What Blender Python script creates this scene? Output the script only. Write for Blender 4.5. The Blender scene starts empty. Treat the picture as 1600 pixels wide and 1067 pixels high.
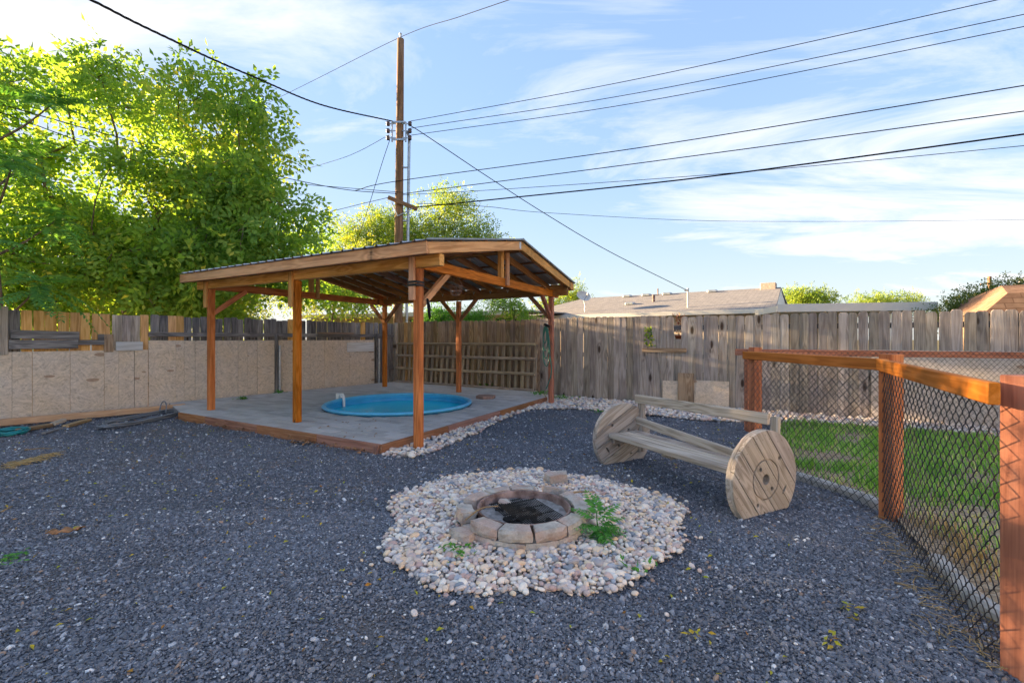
import bpy, bmesh, math, random
import numpy as np
from mathutils import Vector, Matrix, Quaternion
R = math.radians
scene = bpy.context.scene

# ------------------------------------------------------------------ camera, sky, sun, exposure
CAMH, F, HZ = 1.36, 711.0, 529.0            # eye height (m), focal length and horizon row of a 1600 px wide picture
cam_data = bpy.data.cameras.new('camera')
cam = bpy.data.objects.new('camera', cam_data)
scene.collection.objects.link(cam)
cam.location = (0, 0, CAMH)
cam.rotation_euler = (R(90), 0, 0)
cam_data.sensor_width = 36
cam_data.lens = 36 * F / 1600
cam_data.shift_y = -(533.5 - HZ) / 1600
cam_data.clip_start = 0.05
cam_data.clip_end = 3000
scene.camera = cam

SUN_AZ, SUN_EL = -64.0, 11.5                 # degrees left of straight ahead, and above the horizon
SKY_STRENGTH, SUN_STRENGTH, EXPOSURE = 0.10, 2.0, 4.15
CLOUD, SKY_TINT = 0.68, (0.70, 0.79, 0.92)
CL_ROT, CL_X, CL_Y, CM_X, CM_Y = 45, 2.6, -0.6, 10.8, -4.6      # how the cloud sheet lies
world = bpy.data.worlds.new('World')
scene.world = world
world.use_nodes = True
wn = world.node_tree
for n in list(wn.nodes): wn.nodes.remove(n)

def nd(nt, typ, ins=None, **props):
    n = nt.nodes.new(typ)
    for k, v in props.items(): setattr(n, k, v)
    for k, v in (ins or {}).items():
        s = n.inputs[k]
        if isinstance(v, bpy.types.NodeSocket): nt.links.new(v, s)
        elif isinstance(v, bpy.types.Node): nt.links.new(v.outputs[0], s)
        else: s.default_value = v
    return n
def ma(nt, op, a, b=0.0, c=None, clamp=False):
    ins = {0: a, 1: b}
    if c is not None: ins[2] = c
    return nd(nt, 'ShaderNodeMath', ins, operation=op, use_clamp=clamp).outputs[0]
def vm(nt, op, a, b=(0, 0, 0)):
    return nd(nt, 'ShaderNodeVectorMath', {0: a, 1: b}, operation=op).outputs[0]
def ramp(nt, fac, stops, interp='LINEAR'):
    n = nd(nt, 'ShaderNodeValToRGB', {0: fac})
    cr = n.color_ramp; cr.interpolation = interp
    while len(cr.elements) < len(stops): cr.elements.new(0.5)
    for e, (p, c) in zip(cr.elements, stops):
        e.position = p; e.color = (*c, 1) if len(c) == 3 else c
    return n.outputs[0]
def g3(v): return (v, v, v)
def mixc(nt, fac, a, b, mode='MIX'):
    n = nd(nt, 'ShaderNodeMix', None, data_type='RGBA', blend_type=mode)
    for idx, v in ((0, fac), (6, a), (7, b)):
        s = n.inputs[idx]
        if isinstance(v, bpy.types.NodeSocket): nt.links.new(v, s)
        else: s.default_value = v if idx == 0 else ((*v, 1) if len(v) == 3 else v)
    return n.outputs[2]
def noise(nt, vec, scale, detail=4, rough=0.55, dist=0.0, out=0):
    return nd(nt, 'ShaderNodeTexNoise', {'Vector': vec, 'Scale': scale, 'Detail': detail, 'Roughness': rough, 'Distortion': dist}).outputs[out]

sky = nd(wn, 'ShaderNodeTexSky', None, sky_type='NISHITA', sun_disc=False)
sky.sun_elevation = R(SUN_EL); sky.sun_rotation = R(SUN_AZ)
sky.altitude = 300; sky.air_density = 1.0; sky.dust_density = 0.7; sky.ozone_density = 1.5
gen = nd(wn, 'ShaderNodeTexCoord').outputs['Generated']
sx = nd(wn, 'ShaderNodeSeparateXYZ', {0: gen})
zz = ma(wn, 'MAXIMUM', ma(wn, 'ADD', sx.outputs[2], 0.14), 0.08)
px = ma(wn, 'DIVIDE', sx.outputs[0], zz); py = ma(wn, 'DIVIDE', sx.outputs[1], zz)
flat = nd(wn, 'ShaderNodeCombineXYZ', {0: px, 1: py, 2: 0.0}).outputs[0]       # the cloud layer seen as a level sheet
rot = nd(wn, 'ShaderNodeMapping', {'Vector': flat, 'Rotation': (0, 0, R(CL_ROT)), 'Scale': (0.55, 1.25, 1), 'Location': (CL_X, CL_Y, 0)}).outputs[0]
n1 = noise(wn, rot, 1.25, 10, 0.64, 0.9)
n2 = noise(wn, vm(wn, 'ADD', flat, (CM_X, CM_Y, 0)), 0.42, 3, 0.5, 0.3)
cl = ma(wn, 'ADD', n1, ma(wn, 'MULTIPLY', ma(wn, 'SUBTRACT', n2, 0.5), 1.5))
cover = ramp(wn, cl, [(0.46, g3(0.0)), (0.58, g3(0.42)), (0.74, g3(0.92))])
haze = ma(wn, 'ADD', 0.12, ma(wn, 'MULTIPLY', ma(wn, 'POWER', ma(wn, 'SUBTRACT', 1.0, ma(wn, 'ABSOLUTE', sx.outputs[2])), 5.0), 0.55))
amt = ma(wn, 'MULTIPLY', ma(wn, 'MAXIMUM', cover, haze), ma(wn, 'GREATER_THAN', sx.outputs[2], -0.02))
lum = nd(wn, 'ShaderNodeRGBToBW', {0: sky.outputs[0]}).outputs[0]
soft = ma(wn, 'DIVIDE', 0.70, ma(wn, 'ADD', 1.0, ma(wn, 'MULTIPLY', lum, 1.05)))      # the bright rim of the sky held back, evenly all round
skyc = mixc(wn, 1.0, vm(wn, 'MULTIPLY', sky.outputs[0], nd(wn, 'ShaderNodeCombineXYZ', {0: soft, 1: soft, 2: soft}).outputs[0]), SKY_TINT, 'MULTIPLY')
mix = mixc(wn, amt, skyc, (CLOUD * 1.0, CLOUD * 1.0, CLOUD * 1.03))
bg = nd(wn, 'ShaderNodeBackground', {'Color': mix, 'Strength': SKY_STRENGTH})
wo = nd(wn, 'ShaderNodeOutputWorld', {'Surface': bg.outputs[0]})

sun_data = bpy.data.lights.new('sun', 'SUN')
sun_data.energy = SUN_STRENGTH; sun_data.angle = R(0.6); sun_data.color = (1.0, 0.72, 0.42)
sun = bpy.data.objects.new('sun', sun_data)
scene.collection.objects.link(sun)
to_sun = Vector((math.sin(R(SUN_AZ)) * math.cos(R(SUN_EL)), math.cos(R(SUN_AZ)) * math.cos(R(SUN_EL)), math.sin(R(SUN_EL))))
sun.rotation_euler = to_sun.to_track_quat('Z', 'Y').to_euler()
sun.location = to_sun * 60

vs = scene.view_settings
vs.view_transform = 'Standard'; vs.look = 'None'; vs.gamma = 1; vs.exposure = EXPOSURE; vs.use_curve_mapping = False
scene.cycles.max_bounces = 7
scene.cycles.transparent_max_bounces = 8

# ------------------------------------------------------------------ helpers
rnd = random.Random(7)
NR = np.random.RandomState(11)
WLOC = {}
def at(u, v, Y):                               # point seen at column u, row v of the survey picture, Y metres ahead
    return Vector(((u - 800) / F * Y, Y, CAMH - (v - HZ) / F * Y))
def G(u, v, z=0.0):                            # the same for a point lying at height z
    Y = (CAMH - z) * F / (v - HZ)
    return Vector(((u - 800) / F * Y, Y, z))
def link(o): scene.collection.objects.link(o); return o
def tag(o, label=None, cat=None, group=None, kind=None):
    if label: o['label'] = label
    if cat: o['category'] = cat
    if group: o['group'] = group
    if kind: o['kind'] = kind
    return o
def thing(name, label, cat, loc, group=None):
    o = bpy.data.objects.new(name, None); link(o)
    o.empty_display_size = 0.1
    o.location = loc; WLOC[o] = Vector(loc)
    return tag(o, label, cat, group)
def fast_mesh(name, V, Fc, mat, smooth=False, rndattr=None):
    V = np.asarray(V, dtype=np.float32); Fc = np.asarray(Fc, dtype=np.int32)
    me = bpy.data.meshes.new(name)
    k = Fc.shape[1]
    me.vertices.add(len(V)); me.vertices.foreach_set('co', V.ravel())
    me.loops.add(Fc.size); me.loops.foreach_set('vertex_index', Fc.ravel())
    me.polygons.add(len(Fc))
    me.polygons.foreach_set('loop_start', np.arange(0, Fc.size, k, dtype=np.int32))
    me.polygons.foreach_set('loop_total', np.full(len(Fc), k, dtype=np.int32))
    if smooth: me.polygons.foreach_set('use_smooth', np.ones(len(Fc), dtype=bool))
    me.update(calc_edges=True)
    if rndattr is not None:
        a = me.attributes.new('rnd', 'FLOAT', 'FACE'); a.data.foreach_set('value', np.asarray(rndattr, dtype=np.float32))
    me.materials.append(mat)
    return me
def py_mesh(name, V, Fc, mat, smooth=False):
    me = bpy.data.meshes.new(name)
    me.from_pydata([tuple(v) for v in V], [], [tuple(f) for f in Fc])
    me.materials.append(mat)
    if smooth: me.polygons.foreach_set('use_smooth', np.ones(len(me.polygons), dtype=bool))
    me.update()
    return me
def put(name, me, parent=None, loc=(0, 0, 0), rot=None, scale=None):
    """link a mesh as one object; loc and rot are world values, the parent is never turned"""
    o = bpy.data.objects.new(name, me); link(o)
    loc = Vector(loc)
    if parent is not None:
        o.parent = parent; o.location = loc - WLOC[parent]
    else: o.location = loc
    WLOC[o] = loc
    if rot is not None:
        if isinstance(rot, (int, float)): o.rotation_euler = (0, 0, rot)
        elif isinstance(rot, Quaternion): o.rotation_mode = 'QUATERNION'; o.rotation_quaternion = rot
        else: o.rotation_euler = rot
    if scale is not None: o.scale = scale
    return o
def part(name, V, Fc, mat, parent=None, smooth=False, fast=False, rndattr=None, base=False):
    """mesh given in world coordinates; its origin goes to its middle (or its foot)"""
    V = np.asarray(V, dtype=np.float64)
    c = (V.min(0) + V.max(0)) / 2
    if base: c[2] = V[:, 2].min()
    me = fast_mesh(name, V - c, Fc, mat, smooth, rndattr) if fast else py_mesh(name, V - c, Fc, mat, smooth)
    return put(name, me, parent, c)
_boxes = {}
def box_mesh(w, h, L, mat, ch=0.005):
    """timber lying along local Z with eased edges"""
    key = (round(w, 4), round(h, 4), round(L, 3), mat.name, ch)
    if key in _boxes: return _boxes[key]
    a, b, c = w / 2, h / 2, min(ch, w * .3, h * .3)
    prof = [(a, -b + c), (a, b - c), (a - c, b), (-a + c, b), (-a, b - c), (-a, -b + c), (-a + c, -b), (a - c, -b)]
    V, Fc = [], []
    zs = (-L / 2, -L / 2 + c * .6, L / 2 - c * .6, L / 2)
    for k, z in enumerate(zs):
        s = 1 if k in (1, 2) else 0
        for x, y in prof:
            V.append((x if s else x * (1 - c * .6 / a), y if s else y * (1 - c * .6 / b), z))
    for r in range(3):
        for i in range(8):
            j = (i + 1) % 8
            Fc.append((r * 8 + i, r * 8 + j, r * 8 + 8 + j, r * 8 + 8 + i))
    Fc.append(tuple(range(7, -1, -1))); Fc.append(tuple(range(24, 32)))
    _boxes[key] = py_mesh('timber', V, Fc, mat)
    return _boxes[key]
def basis(z, xhint):
    z = Vector(z).normalized(); x = Vector(xhint) - z * z.dot(Vector(xhint))
    if x.length < 1e-6: x = z.orthogonal()
    x.normalize(); y = z.cross(x)
    return Matrix((x, y, z)).transposed().to_quaternion()
def beam(name, p, q, w, h, mat, parent=None, side=None, ch=0.005):
    """timber from p to q; w is measured along the side hint, h across it"""
    p, q = Vector(p), Vector(q)
    d = q - p
    if side is None: side = d.cross(Vector((0, 0, 1)))
    if Vector(side).length < 1e-6: side = (1, 0, 0)
    return put(name, box_mesh(w, h, d.length, mat, ch), parent, (p + q) / 2, basis(d, side))
def tube_arrays(P, r, n=6, cap=True, off=0):
    P = np.asarray([tuple(p) for p in P], float); m = len(P)
    r = np.full(m, r) if np.isscalar(r) else np.asarray(r, float)
    T = np.gradient(P, axis=0); T /= np.linalg.norm(T, axis=1)[:, None] + 1e-12
    a = np.array([0, 0, 1.0]) if abs(T[0][2]) < .9 else np.array([1.0, 0, 0])
    u = np.cross(T[0], a); u /= np.linalg.norm(u)
    V = np.zeros((m, n, 3)); ang = np.linspace(0, 2 * np.pi, n, endpoint=False)
    for i in range(m):
        u = u - T[i] * u.dot(T[i]); u /= np.linalg.norm(u) + 1e-12
        w = np.cross(T[i], u)
        V[i] = P[i] + r[i] * (np.cos(ang)[:, None] * u + np.sin(ang)[:, None] * w)
    i = np.arange(m - 1)[:, None]; j = np.arange(n)[None, :]; j2 = (j + 1) % n
    Fq = np.stack([i * n + j, i * n + j2, (i + 1) * n + j2, (i + 1) * n + j], -1).reshape(-1, 4)
    return V.reshape(-1, 3), Fq + off
def tubes(lines, n=6):
    Vs, Fs, o = [], [], 0
    for P, r in lines:
        V, Fq = tube_arrays(P, r, n, off=o); Vs.append(V); Fs.append(Fq); o += len(V)
    return np.concatenate(Vs), np.concatenate(Fs)
def smooth_line(pts, k=8):
    P = [Vector(p) for p in pts]; P = [P[0] * 2 - P[1]] + P + [P[-1] * 2 - P[-2]]
    out = []
    for i in range(1, len(P) - 2):
        for s in range(k):
            t = s / k
            a, b, c, d = P[i - 1], P[i], P[i + 1], P[i + 2]
            out.append(0.5 * ((2 * b) + (c - a) * t + (2 * a - 5 * b + 4 * c - d) * t * t + (3 * b - a - 3 * c + d) * t ** 3))
    out.append(P[-2])
    return out
def clip_poly(poly, clip):
    """convex clip (both counter-clockwise, 2-D)"""
    out = list(poly)
    for i in range(len(clip)):
        a, b = clip[i], clip[(i + 1) % len(clip)]
        inp, out = out, []
        if not inp: return []
        f = lambda p: (b[0] - a[0]) * (p[1] - a[1]) - (b[1] - a[1]) * (p[0] - a[0])
        for k in range(len(inp)):
            p, q = inp[k], inp[(k + 1) % len(inp)]
            fp, fq = f(p), f(q)
            if fp >= 0: out.append(p)
            if (fp >= 0) != (fq >= 0):
                t = fp / (fp - fq); out.append((p[0] + (q[0] - p[0]) * t, p[1] + (q[1] - p[1]) * t))
    return out
def prism(poly, z0, z1, ch=0.0):
    """2-D outline raised into a slab (optionally with an eased top edge)"""
    n = len(poly); V = []; Fc = []
    cx = sum(p[0] for p in poly) / n; cy = sum(p[1] for p in poly) / n
    rings = [(z0, 0), (z1 - ch, 0), (z1, ch)] if ch else [(z0, 0), (z1, 0)]
    for z, e in rings:
        for x, y in poly:
            d = math.hypot(x - cx, y - cy) + 1e-9; k = max(0, 1 - e / d)
            V.append((cx + (x - cx) * k, cy + (y - cy) * k, z))
    for r in range(len(rings) - 1):
        for i in range(n):
            j = (i + 1) % n; Fc.append((r * n + i, r * n + j, (r + 1) * n + j, (r + 1) * n + i))
    Fc.append(tuple(range(n - 1, -1, -1))); Fc.append(tuple(range((len(rings) - 1) * n, len(rings) * n)))
    return V, Fc
def inside(poly, X, Y):
    X = np.asarray(X); Y = np.asarray(Y); c = np.zeros(X.shape, bool); n = len(poly)
    for i in range(n):
        x1, y1 = poly[i][:2]; x2, y2 = poly[(i + 1) % n][:2]
        k = ((y1 > Y) != (y2 > Y)) & (X < (x2 - x1) * (Y - y1) / (y2 - y1 + 1e-12) + x1)
        c ^= k
    return c

# ------------------------------------------------------------------ materials
def new_mat(name, rough=0.8, spec=0.25):
    m = bpy.data.materials.new(name); m.use_nodes = True
    nt = m.node_tree; b = nt.nodes['Principled BSDF']
    b.inputs['Roughness'].default_value = rough; b.inputs['Specular IOR Level'].default_value = spec
    return m, nt, b
def set_bump(nt, b, h, strength=0.3, dist=0.01):
    bp = nd(nt, 'ShaderNodeBump', {'Height': h, 'Strength': strength, 'Distance': dist})
    nt.links.new(bp.outputs[0], b.inputs['Normal'])
def col(nt, b, c): nt.links.new(c, b.inputs['Base Color'])
def wood(name, stops, knots=0.0, stain=0.35, rough=0.82, spec=0.2, bump=0.35, vary=0.25, hue=0.02, axis=2, grain=1.0, knot_col=(0.05, 0.028, 0.016), dirt=None):
    m, nt, b = new_mat(name, rough, spec)
    tc = nd(nt, 'ShaderNodeTexCoord').outputs['Object']
    ri = nd(nt, 'ShaderNodeObjectInfo').outputs['Random']
    off = nd(nt, 'ShaderNodeCombineXYZ', {0: ma(nt, 'MULTIPLY', ri, 17.3), 1: ma(nt, 'MULTIPLY', ri, 5.7), 2: ma(nt, 'MULTIPLY', ri, 41.0)}).outputs[0]
    v = vm(nt, 'ADD', tc, off)
    def st(a, l): s = [a * grain] * 3; s[axis] = l; return tuple(s)
    # knots pull the grain around them
    ks = list(st(4.2 / grain, 1.5)); ks[1] = 0.0
    kv = vm(nt, 'MULTIPLY', v, tuple(ks))
    vo = nd(nt, 'ShaderNodeTexVoronoi', {'Vector': kv, 'Scale': 1.0, 'Randomness': 1.0}).outputs['Distance']
    pull = ma(nt, 'POWER', ma(nt, 'SUBTRACT', 1.0, ma(nt, 'MULTIPLY', vo, 2.2, clamp=True), clamp=True), 2.0)
    coarse = noise(nt, vm(nt, 'MULTIPLY', v, st(9.0, 0.55)), 1.0, 3, 0.5, 0.6)
    rings = ma(nt, 'SINE', ma(nt, 'MULTIPLY', ma(nt, 'ADD', coarse, ma(nt, 'MULTIPLY', pull, 0.35 if knots else 0.0)), 38.0))
    fine = noise(nt, vm(nt, 'MULTIPLY', v, st(120.0, 3.0)), 1.0, 4, 0.65)
    f = ma(nt, 'ADD', ma(nt, 'MULTIPLY', fine, 0.50), ma(nt, 'ADD', ma(nt, 'MULTIPLY', rings, 0.11), ma(nt, 'MULTIPLY', coarse, 0.46)))
    c = ramp(nt, f, stops)
    if knots:
        k = ramp(nt, ma(nt, 'ADD', vo, ma(nt, 'MULTIPLY', ma(nt, 'SUBTRACT', fine, 0.5), 0.05)), [(0.0, g3(1)), (knots, g3(0.85)), (knots * 1.35, g3(0.25)), (knots * 2.6, g3(0))])
        c = mixc(nt, k, c, knot_col)
    s = noise(nt, vm(nt, 'MULTIPLY', v, st(2.4 / grain, 0.9)), 1.0, 5, 0.6)
    sv = ma(nt, 'ADD', 1.0 - stain * 0.5, ma(nt, 'MULTIPLY', ma(nt, 'SUBTRACT', s, 0.35), stain * 2.2))
    hs = nd(nt, 'ShaderNodeHueSaturation', {'Color': c, 'Hue': ma(nt, 'ADD', 0.5 - hue / 2, ma(nt, 'MULTIPLY', ri, hue)), 'Saturation': ma(nt, 'ADD', 0.85, ma(nt, 'MULTIPLY', ri, 0.3)),
             'Value': ma(nt, 'MULTIPLY', sv, ma(nt, 'ADD', 1 - vary / 2, ma(nt, 'MULTIPLY', nd(nt, 'ShaderNodeMath', {0: ma(nt, 'MULTIPLY', ri, 7.31), 1: 1.0}, operation='FRACT').outputs[0], vary)))})
    col(nt, b, hs.outputs[0])
    set_bump(nt, b, f, bump, 0.006)
    return m
WEATHERED = [(0.22, (0.21, 0.168, 0.138)), (0.42, (0.35, 0.292, 0.245)), (0.6, (0.46, 0.395, 0.335)), (0.82, (0.56, 0.495, 0.43))]
GREYWOOD = [(0.25, (0.081, 0.076, 0.073)), (0.5, (0.196, 0.182, 0.176)), (0.75, (0.351, 0.331, 0.317))]
NEWCEDAR = [(0.25, (0.476, 0.251, 0.099)), (0.5, (0.688, 0.397, 0.178)), (0.8, (0.846, 0.555, 0.291))]
STAINED = [(0.24, (0.287, 0.080, 0.025)), (0.5, (0.539, 0.174, 0.055)), (0.8, (0.735, 0.284, 0.108))]
TANFIR = [(0.2, (0.416, 0.179, 0.063)), (0.5, (0.668, 0.343, 0.146)), (0.8, (0.850, 0.509, 0.253))]
BENCHW = [(0.22, (0.247, 0.195, 0.148)), (0.45, (0.495, 0.410, 0.335)), (0.7, (0.655, 0.566, 0.484)), (0.85, (0.766, 0.702, 0.640))]
M = {}
M['picket'] = wood('weathered_cedar_board', WEATHERED, knots=0.10, stain=0.55, vary=0.42, hue=0.03, bump=0.5)
M['greywood'] = wood('grey_old_board', GREYWOOD, knots=0.05, stain=0.5, vary=0.4, bump=0.5)
M['newcedar'] = wood('fresh_cedar_board', NEWCEDAR, knots=0.05, stain=0.35, vary=0.25)
M['stained'] = wood('red_stained_timber', STAINED, knots=0.05, stain=0.6, vary=0.22, rough=0.7, bump=0.25)
M['rail'] = wood('orange_stained_rail', [(0.2, (0.362, 0.109, 0.031)), (0.5, (0.579, 0.195, 0.060)), (0.8, (0.723, 0.290, 0.112))], knots=0.045, stain=0.55, vary=0.15, rough=0.7, bump=0.3)
M['tan'] = wood('tan_fir_timber', TANFIR, knots=0.05, stain=0.55, vary=0.22, rough=0.75, bump=0.25)
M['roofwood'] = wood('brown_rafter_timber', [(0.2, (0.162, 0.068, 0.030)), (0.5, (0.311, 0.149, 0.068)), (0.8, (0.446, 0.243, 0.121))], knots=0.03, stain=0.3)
M['bench'] = wood('bleached_reel_wood', BENCHW, knots=0.035, stain=0.45, vary=0.16, bump=0.6, knot_col=(0.12, 0.075, 0.045))
M['border'] = wood('redwood_edging', [(0.2, (0.203, 0.081, 0.047)), (0.5, (0.365, 0.169, 0.101)), (0.8, (0.486, 0.270, 0.176))], knots=0.03, stain=0.5, vary=0.2)
M['slat'] = wood('brown_lattice_wood', [(0.2, (0.155, 0.097, 0.056)), (0.5, (0.342, 0.233, 0.147)), (0.8, (0.513, 0.389, 0.265))], knots=0.04, stain=0.5, vary=0.35)
M['lattice'] = wood('grey_brown_lattice_wood', [(0.2, (0.20, 0.145, 0.10)), (0.5, (0.36, 0.28, 0.205)), (0.8, (0.48, 0.40, 0.31))], knots=0.04, stain=0.4, vary=0.25)
M['pole'] = wood('creosote_pole_wood', [(0.2, (0.120, 0.062, 0.038)), (0.5, (0.240, 0.138, 0.090)), (0.8, (0.360, 0.228, 0.156))], stain=0.5, bump=0.6)
M['whiteboard'] = wood('white_painted_board', [(0.2, (0.42, 0.40, 0.37)), (0.5, (0.66, 0.65, 0.62)), (0.8, (0.74, 0.73, 0.70))], stain=0.3)
M['lumber'] = wood('yellow_new_lumber', [(0.2, (0.460, 0.241, 0.098)), (0.5, (0.621, 0.368, 0.172)), (0.8, (0.736, 0.494, 0.276))], knots=0.03, stain=0.3)

def osb_mat(name, tint, grey):
    m, nt, b = new_mat(name, 0.85, 0.15)
    tc = nd(nt, 'ShaderNodeTexCoord').outputs['Object']
    ri = nd(nt, 'ShaderNodeObjectInfo').outputs['Random']
    v = vm(nt, 'ADD', tc, nd(nt, 'ShaderNodeCombineXYZ', {0: ma(nt, 'MULTIPLY', ri, 19.0), 1: 0.0, 2: ma(nt, 'MULTIPLY', ri, 7.0)}).outputs[0])
    v = vm(nt, 'MULTIPLY', v, (1, 0.0, 1))
    val = None
    for k, (sc, off) in enumerate(((5.5, 0.0), (7.5, 3.3), (9.0, 8.1))):
        cell = nd(nt, 'ShaderNodeTexVoronoi', {'Vector': vm(nt, 'ADD', v, (off, 0, off)), 'Scale': sc})
        ang = ma(nt, 'MULTIPLY', nd(nt, 'ShaderNodeSeparateXYZ', {0: cell.outputs['Color']}).outputs[0], 2.6)
        ang = ma(nt, 'SUBTRACT', ang, 1.3)
        rv = nd(nt, 'ShaderNodeVectorRotate', {'Vector': v, 'Axis': (0, 1, 0), 'Angle': ang}, rotation_type='AXIS_ANGLE').outputs[0]
        fl = nd(nt, 'ShaderNodeTexVoronoi', {'Vector': vm(nt, 'MULTIPLY', rv, (11.0 + 3 * k, 1, 40.0 + 14 * k)), 'Scale': 1.0})
        s = nd(nt, 'ShaderNodeSeparateXYZ', {0: fl.outputs['Color']}).outputs[1]
        val = s if val is None else ma(nt, 'ADD', ma(nt, 'MULTIPLY', val, 0.62), ma(nt, 'MULTIPLY', s, 0.38))
    fine = noise(nt, vm(nt, 'MULTIPLY', v, (40, 1, 90)), 1.0, 4, 0.6)
    f = ma(nt, 'ADD', ma(nt, 'MULTIPLY', val, 0.75), ma(nt, 'MULTIPLY', fine, 0.3))
    t = Vector(tint)
    c = ramp(nt, f, [(0.20, tuple(t * 0.70)), (0.38, tuple(t * 0.97)), (0.58, tuple(t * 1.10)), (0.8, tuple(t * 1.26))])
    gr = ramp(nt, noise(nt, v, 1.7, 5, 0.65), [(0.35, g3(0.0)), (0.7, g3(1.0))])
    c = mixc(nt, ma(nt, 'MULTIPLY', gr, grey), c, mixc(nt, f, (0.36, 0.32, 0.30), (0.78, 0.72, 0.68)))
    # odd dark flakes
    od = nd(nt, 'ShaderNodeTexVoronoi', {'Vector': vm(nt, 'MULTIPLY', v, (3.2, 1, 9.0)), 'Scale': 1.0})
    odm = ma(nt, 'MULTIPLY', ma(nt, 'GREATER_THAN', nd(nt, 'ShaderNodeSeparateXYZ', {0: od.outputs['Color']}).outputs[2], 0.93), ma(nt, 'LESS_THAN', od.outputs['Distance'], 0.28))
    c = mixc(nt, ma(nt, 'MULTIPLY', odm, 0.6), c, tuple(Vector((0.26, 0.13, 0.07))))
    col(nt, b, c); set_bump(nt, b, f, 0.35, 0.004)
    return m
M['osb'] = osb_mat('strand_board', (0.585, 0.47, 0.345), 0.5)
M['osb_grey'] = osb_mat('weathered_strand_board', (0.52, 0.43, 0.34), 0.9)

def plain(name, c, rough=0.7, spec=0.3, metal=0.0, var=0.15, scale=6.0, bump=0.0, c2=None):
    m, nt, b = new_mat(name, rough, spec)
    b.inputs['Metallic'].default_value = metal
    v = nd(nt, 'ShaderNodeTexCoord').outputs['Object']
    n = noise(nt, v, scale, 6, 0.6)
    lo = tuple(x * (1 - var) for x in c); hi = tuple(min(1, x * (1 + var)) for x in (c2 or c))
    col(nt, b, ramp(nt, n, [(0.3, lo), (0.7, hi)]))
    if bump: set_bump(nt, b, n, bump, 0.01)
    return m
M['galv'] = plain('galvanised_steel', (0.42, 0.44, 0.46), 0.42, 0.5, 0.85, 0.25, 14)
M['black_metal'] = plain('black_steel', (0.016, 0.016, 0.017), 0.5, 0.4, 0.3)
M['wirecoat'] = plain('black_coated_wire', (0.018, 0.019, 0.024), 0.42, 0.5, 0.0)
M['rust'] = plain('rusty_steel', (0.16, 0.07, 0.045), 0.8, 0.25, 0.1, 0.6, 9, 0.3, (0.24, 0.17, 0.15))
M['ash'] = plain('grey_ash', (0.30, 0.29, 0.285), 0.95, 0.1, 0, 0.6, 14, 0.6)
M['char'] = plain('charred_iron', (0.012, 0.012, 0.013), 0.65, 0.4, 0.2, 0.4, 30)
M['poolblue'] = plain('blue_pool_paint', (0.035, 0.36, 0.66), 0.4, 0.45, 0, 0.10, 3)
M['poolrim'] = plain('pale_blue_rim', (0.10, 0.45, 0.70), 0.4, 0.45, 0, 0.10, 8)
M['pvc'] = plain('white_plastic', (0.72, 0.72, 0.70), 0.35, 0.5)
M['hose_green'] = plain('green_hose', (0.03, 0.16, 0.12), 0.4, 0.5)
M['hose_teal'] = plain('teal_hose', (0.012, 0.22, 0.24), 0.38, 0.5)
M['hose_grey'] = plain('grey_hose', (0.19, 0.205, 0.225), 0.5, 0.4)
M['cable'] = plain('black_cable', (0.012, 0.012, 0.014), 0.9, 0.08)
M['cablegrey'] = plain('bare_cable', (0.022, 0.023, 0.026), 0.95, 0.05)
M['ceramic'] = plain('brown_insulator', (0.07, 0.03, 0.02), 0.25, 0.6)
M['kerb'] = plain('pale_concrete', (0.40, 0.385, 0.36), 0.9, 0.15, 0, 0.25, 12, 0.5)
M['white'] = plain('cream_paint', (0.72, 0.67, 0.58), 0.6, 0.3, 0, 0.05, 3)
M['siding'] = plain('cream_siding', (0.78, 0.73, 0.65), 0.6, 0.3, 0, 0.04, 3)
M['stucco'] = plain('cream_stucco', (0.62, 0.50, 0.36), 0.9, 0.1, 0, 0.08, 20, 0.2)
M['greywall'] = plain('pale_siding', (0.48, 0.50, 0.52), 0.8, 0.15, 0, 0.08, 5)
M['glass'] = plain('dark_window', (0.03, 0.035, 0.04), 0.12, 0.6)
M['chimneybrick'] = plain('tan_brick', (0.50, 0.38, 0.30), 0.9, 0.1, 0, 0.25, 18)
M['dish'] = plain('grey_dish', (0.52, 0.50, 0.48), 0.5, 0.4)
M['terracotta'] = plain('terracotta', (0.42, 0.12, 0.05), 0.8, 0.2, 0, 0.2)
M['bark'] = plain('tree_bark', (0.16, 0.12, 0.085), 0.95, 0.1, 0, 0.45, 12, 0.6)
M['twig'] = plain('dry_twig', (0.32, 0.22, 0.12), 0.9, 0.1, 0, 0.3, 12)
M['straw'] = plain('dry_straw', (0.42, 0.30, 0.14), 0.9, 0.1, 0, 0.35, 9)
M['deadleaf'] = plain('brown_dead_leaf', (0.30, 0.165, 0.085), 0.85, 0.15, 0, 0.45, 22)
M['cloth'] = plain('black_cloth', (0.012, 0.013, 0.016), 0.9, 0.1)

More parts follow.
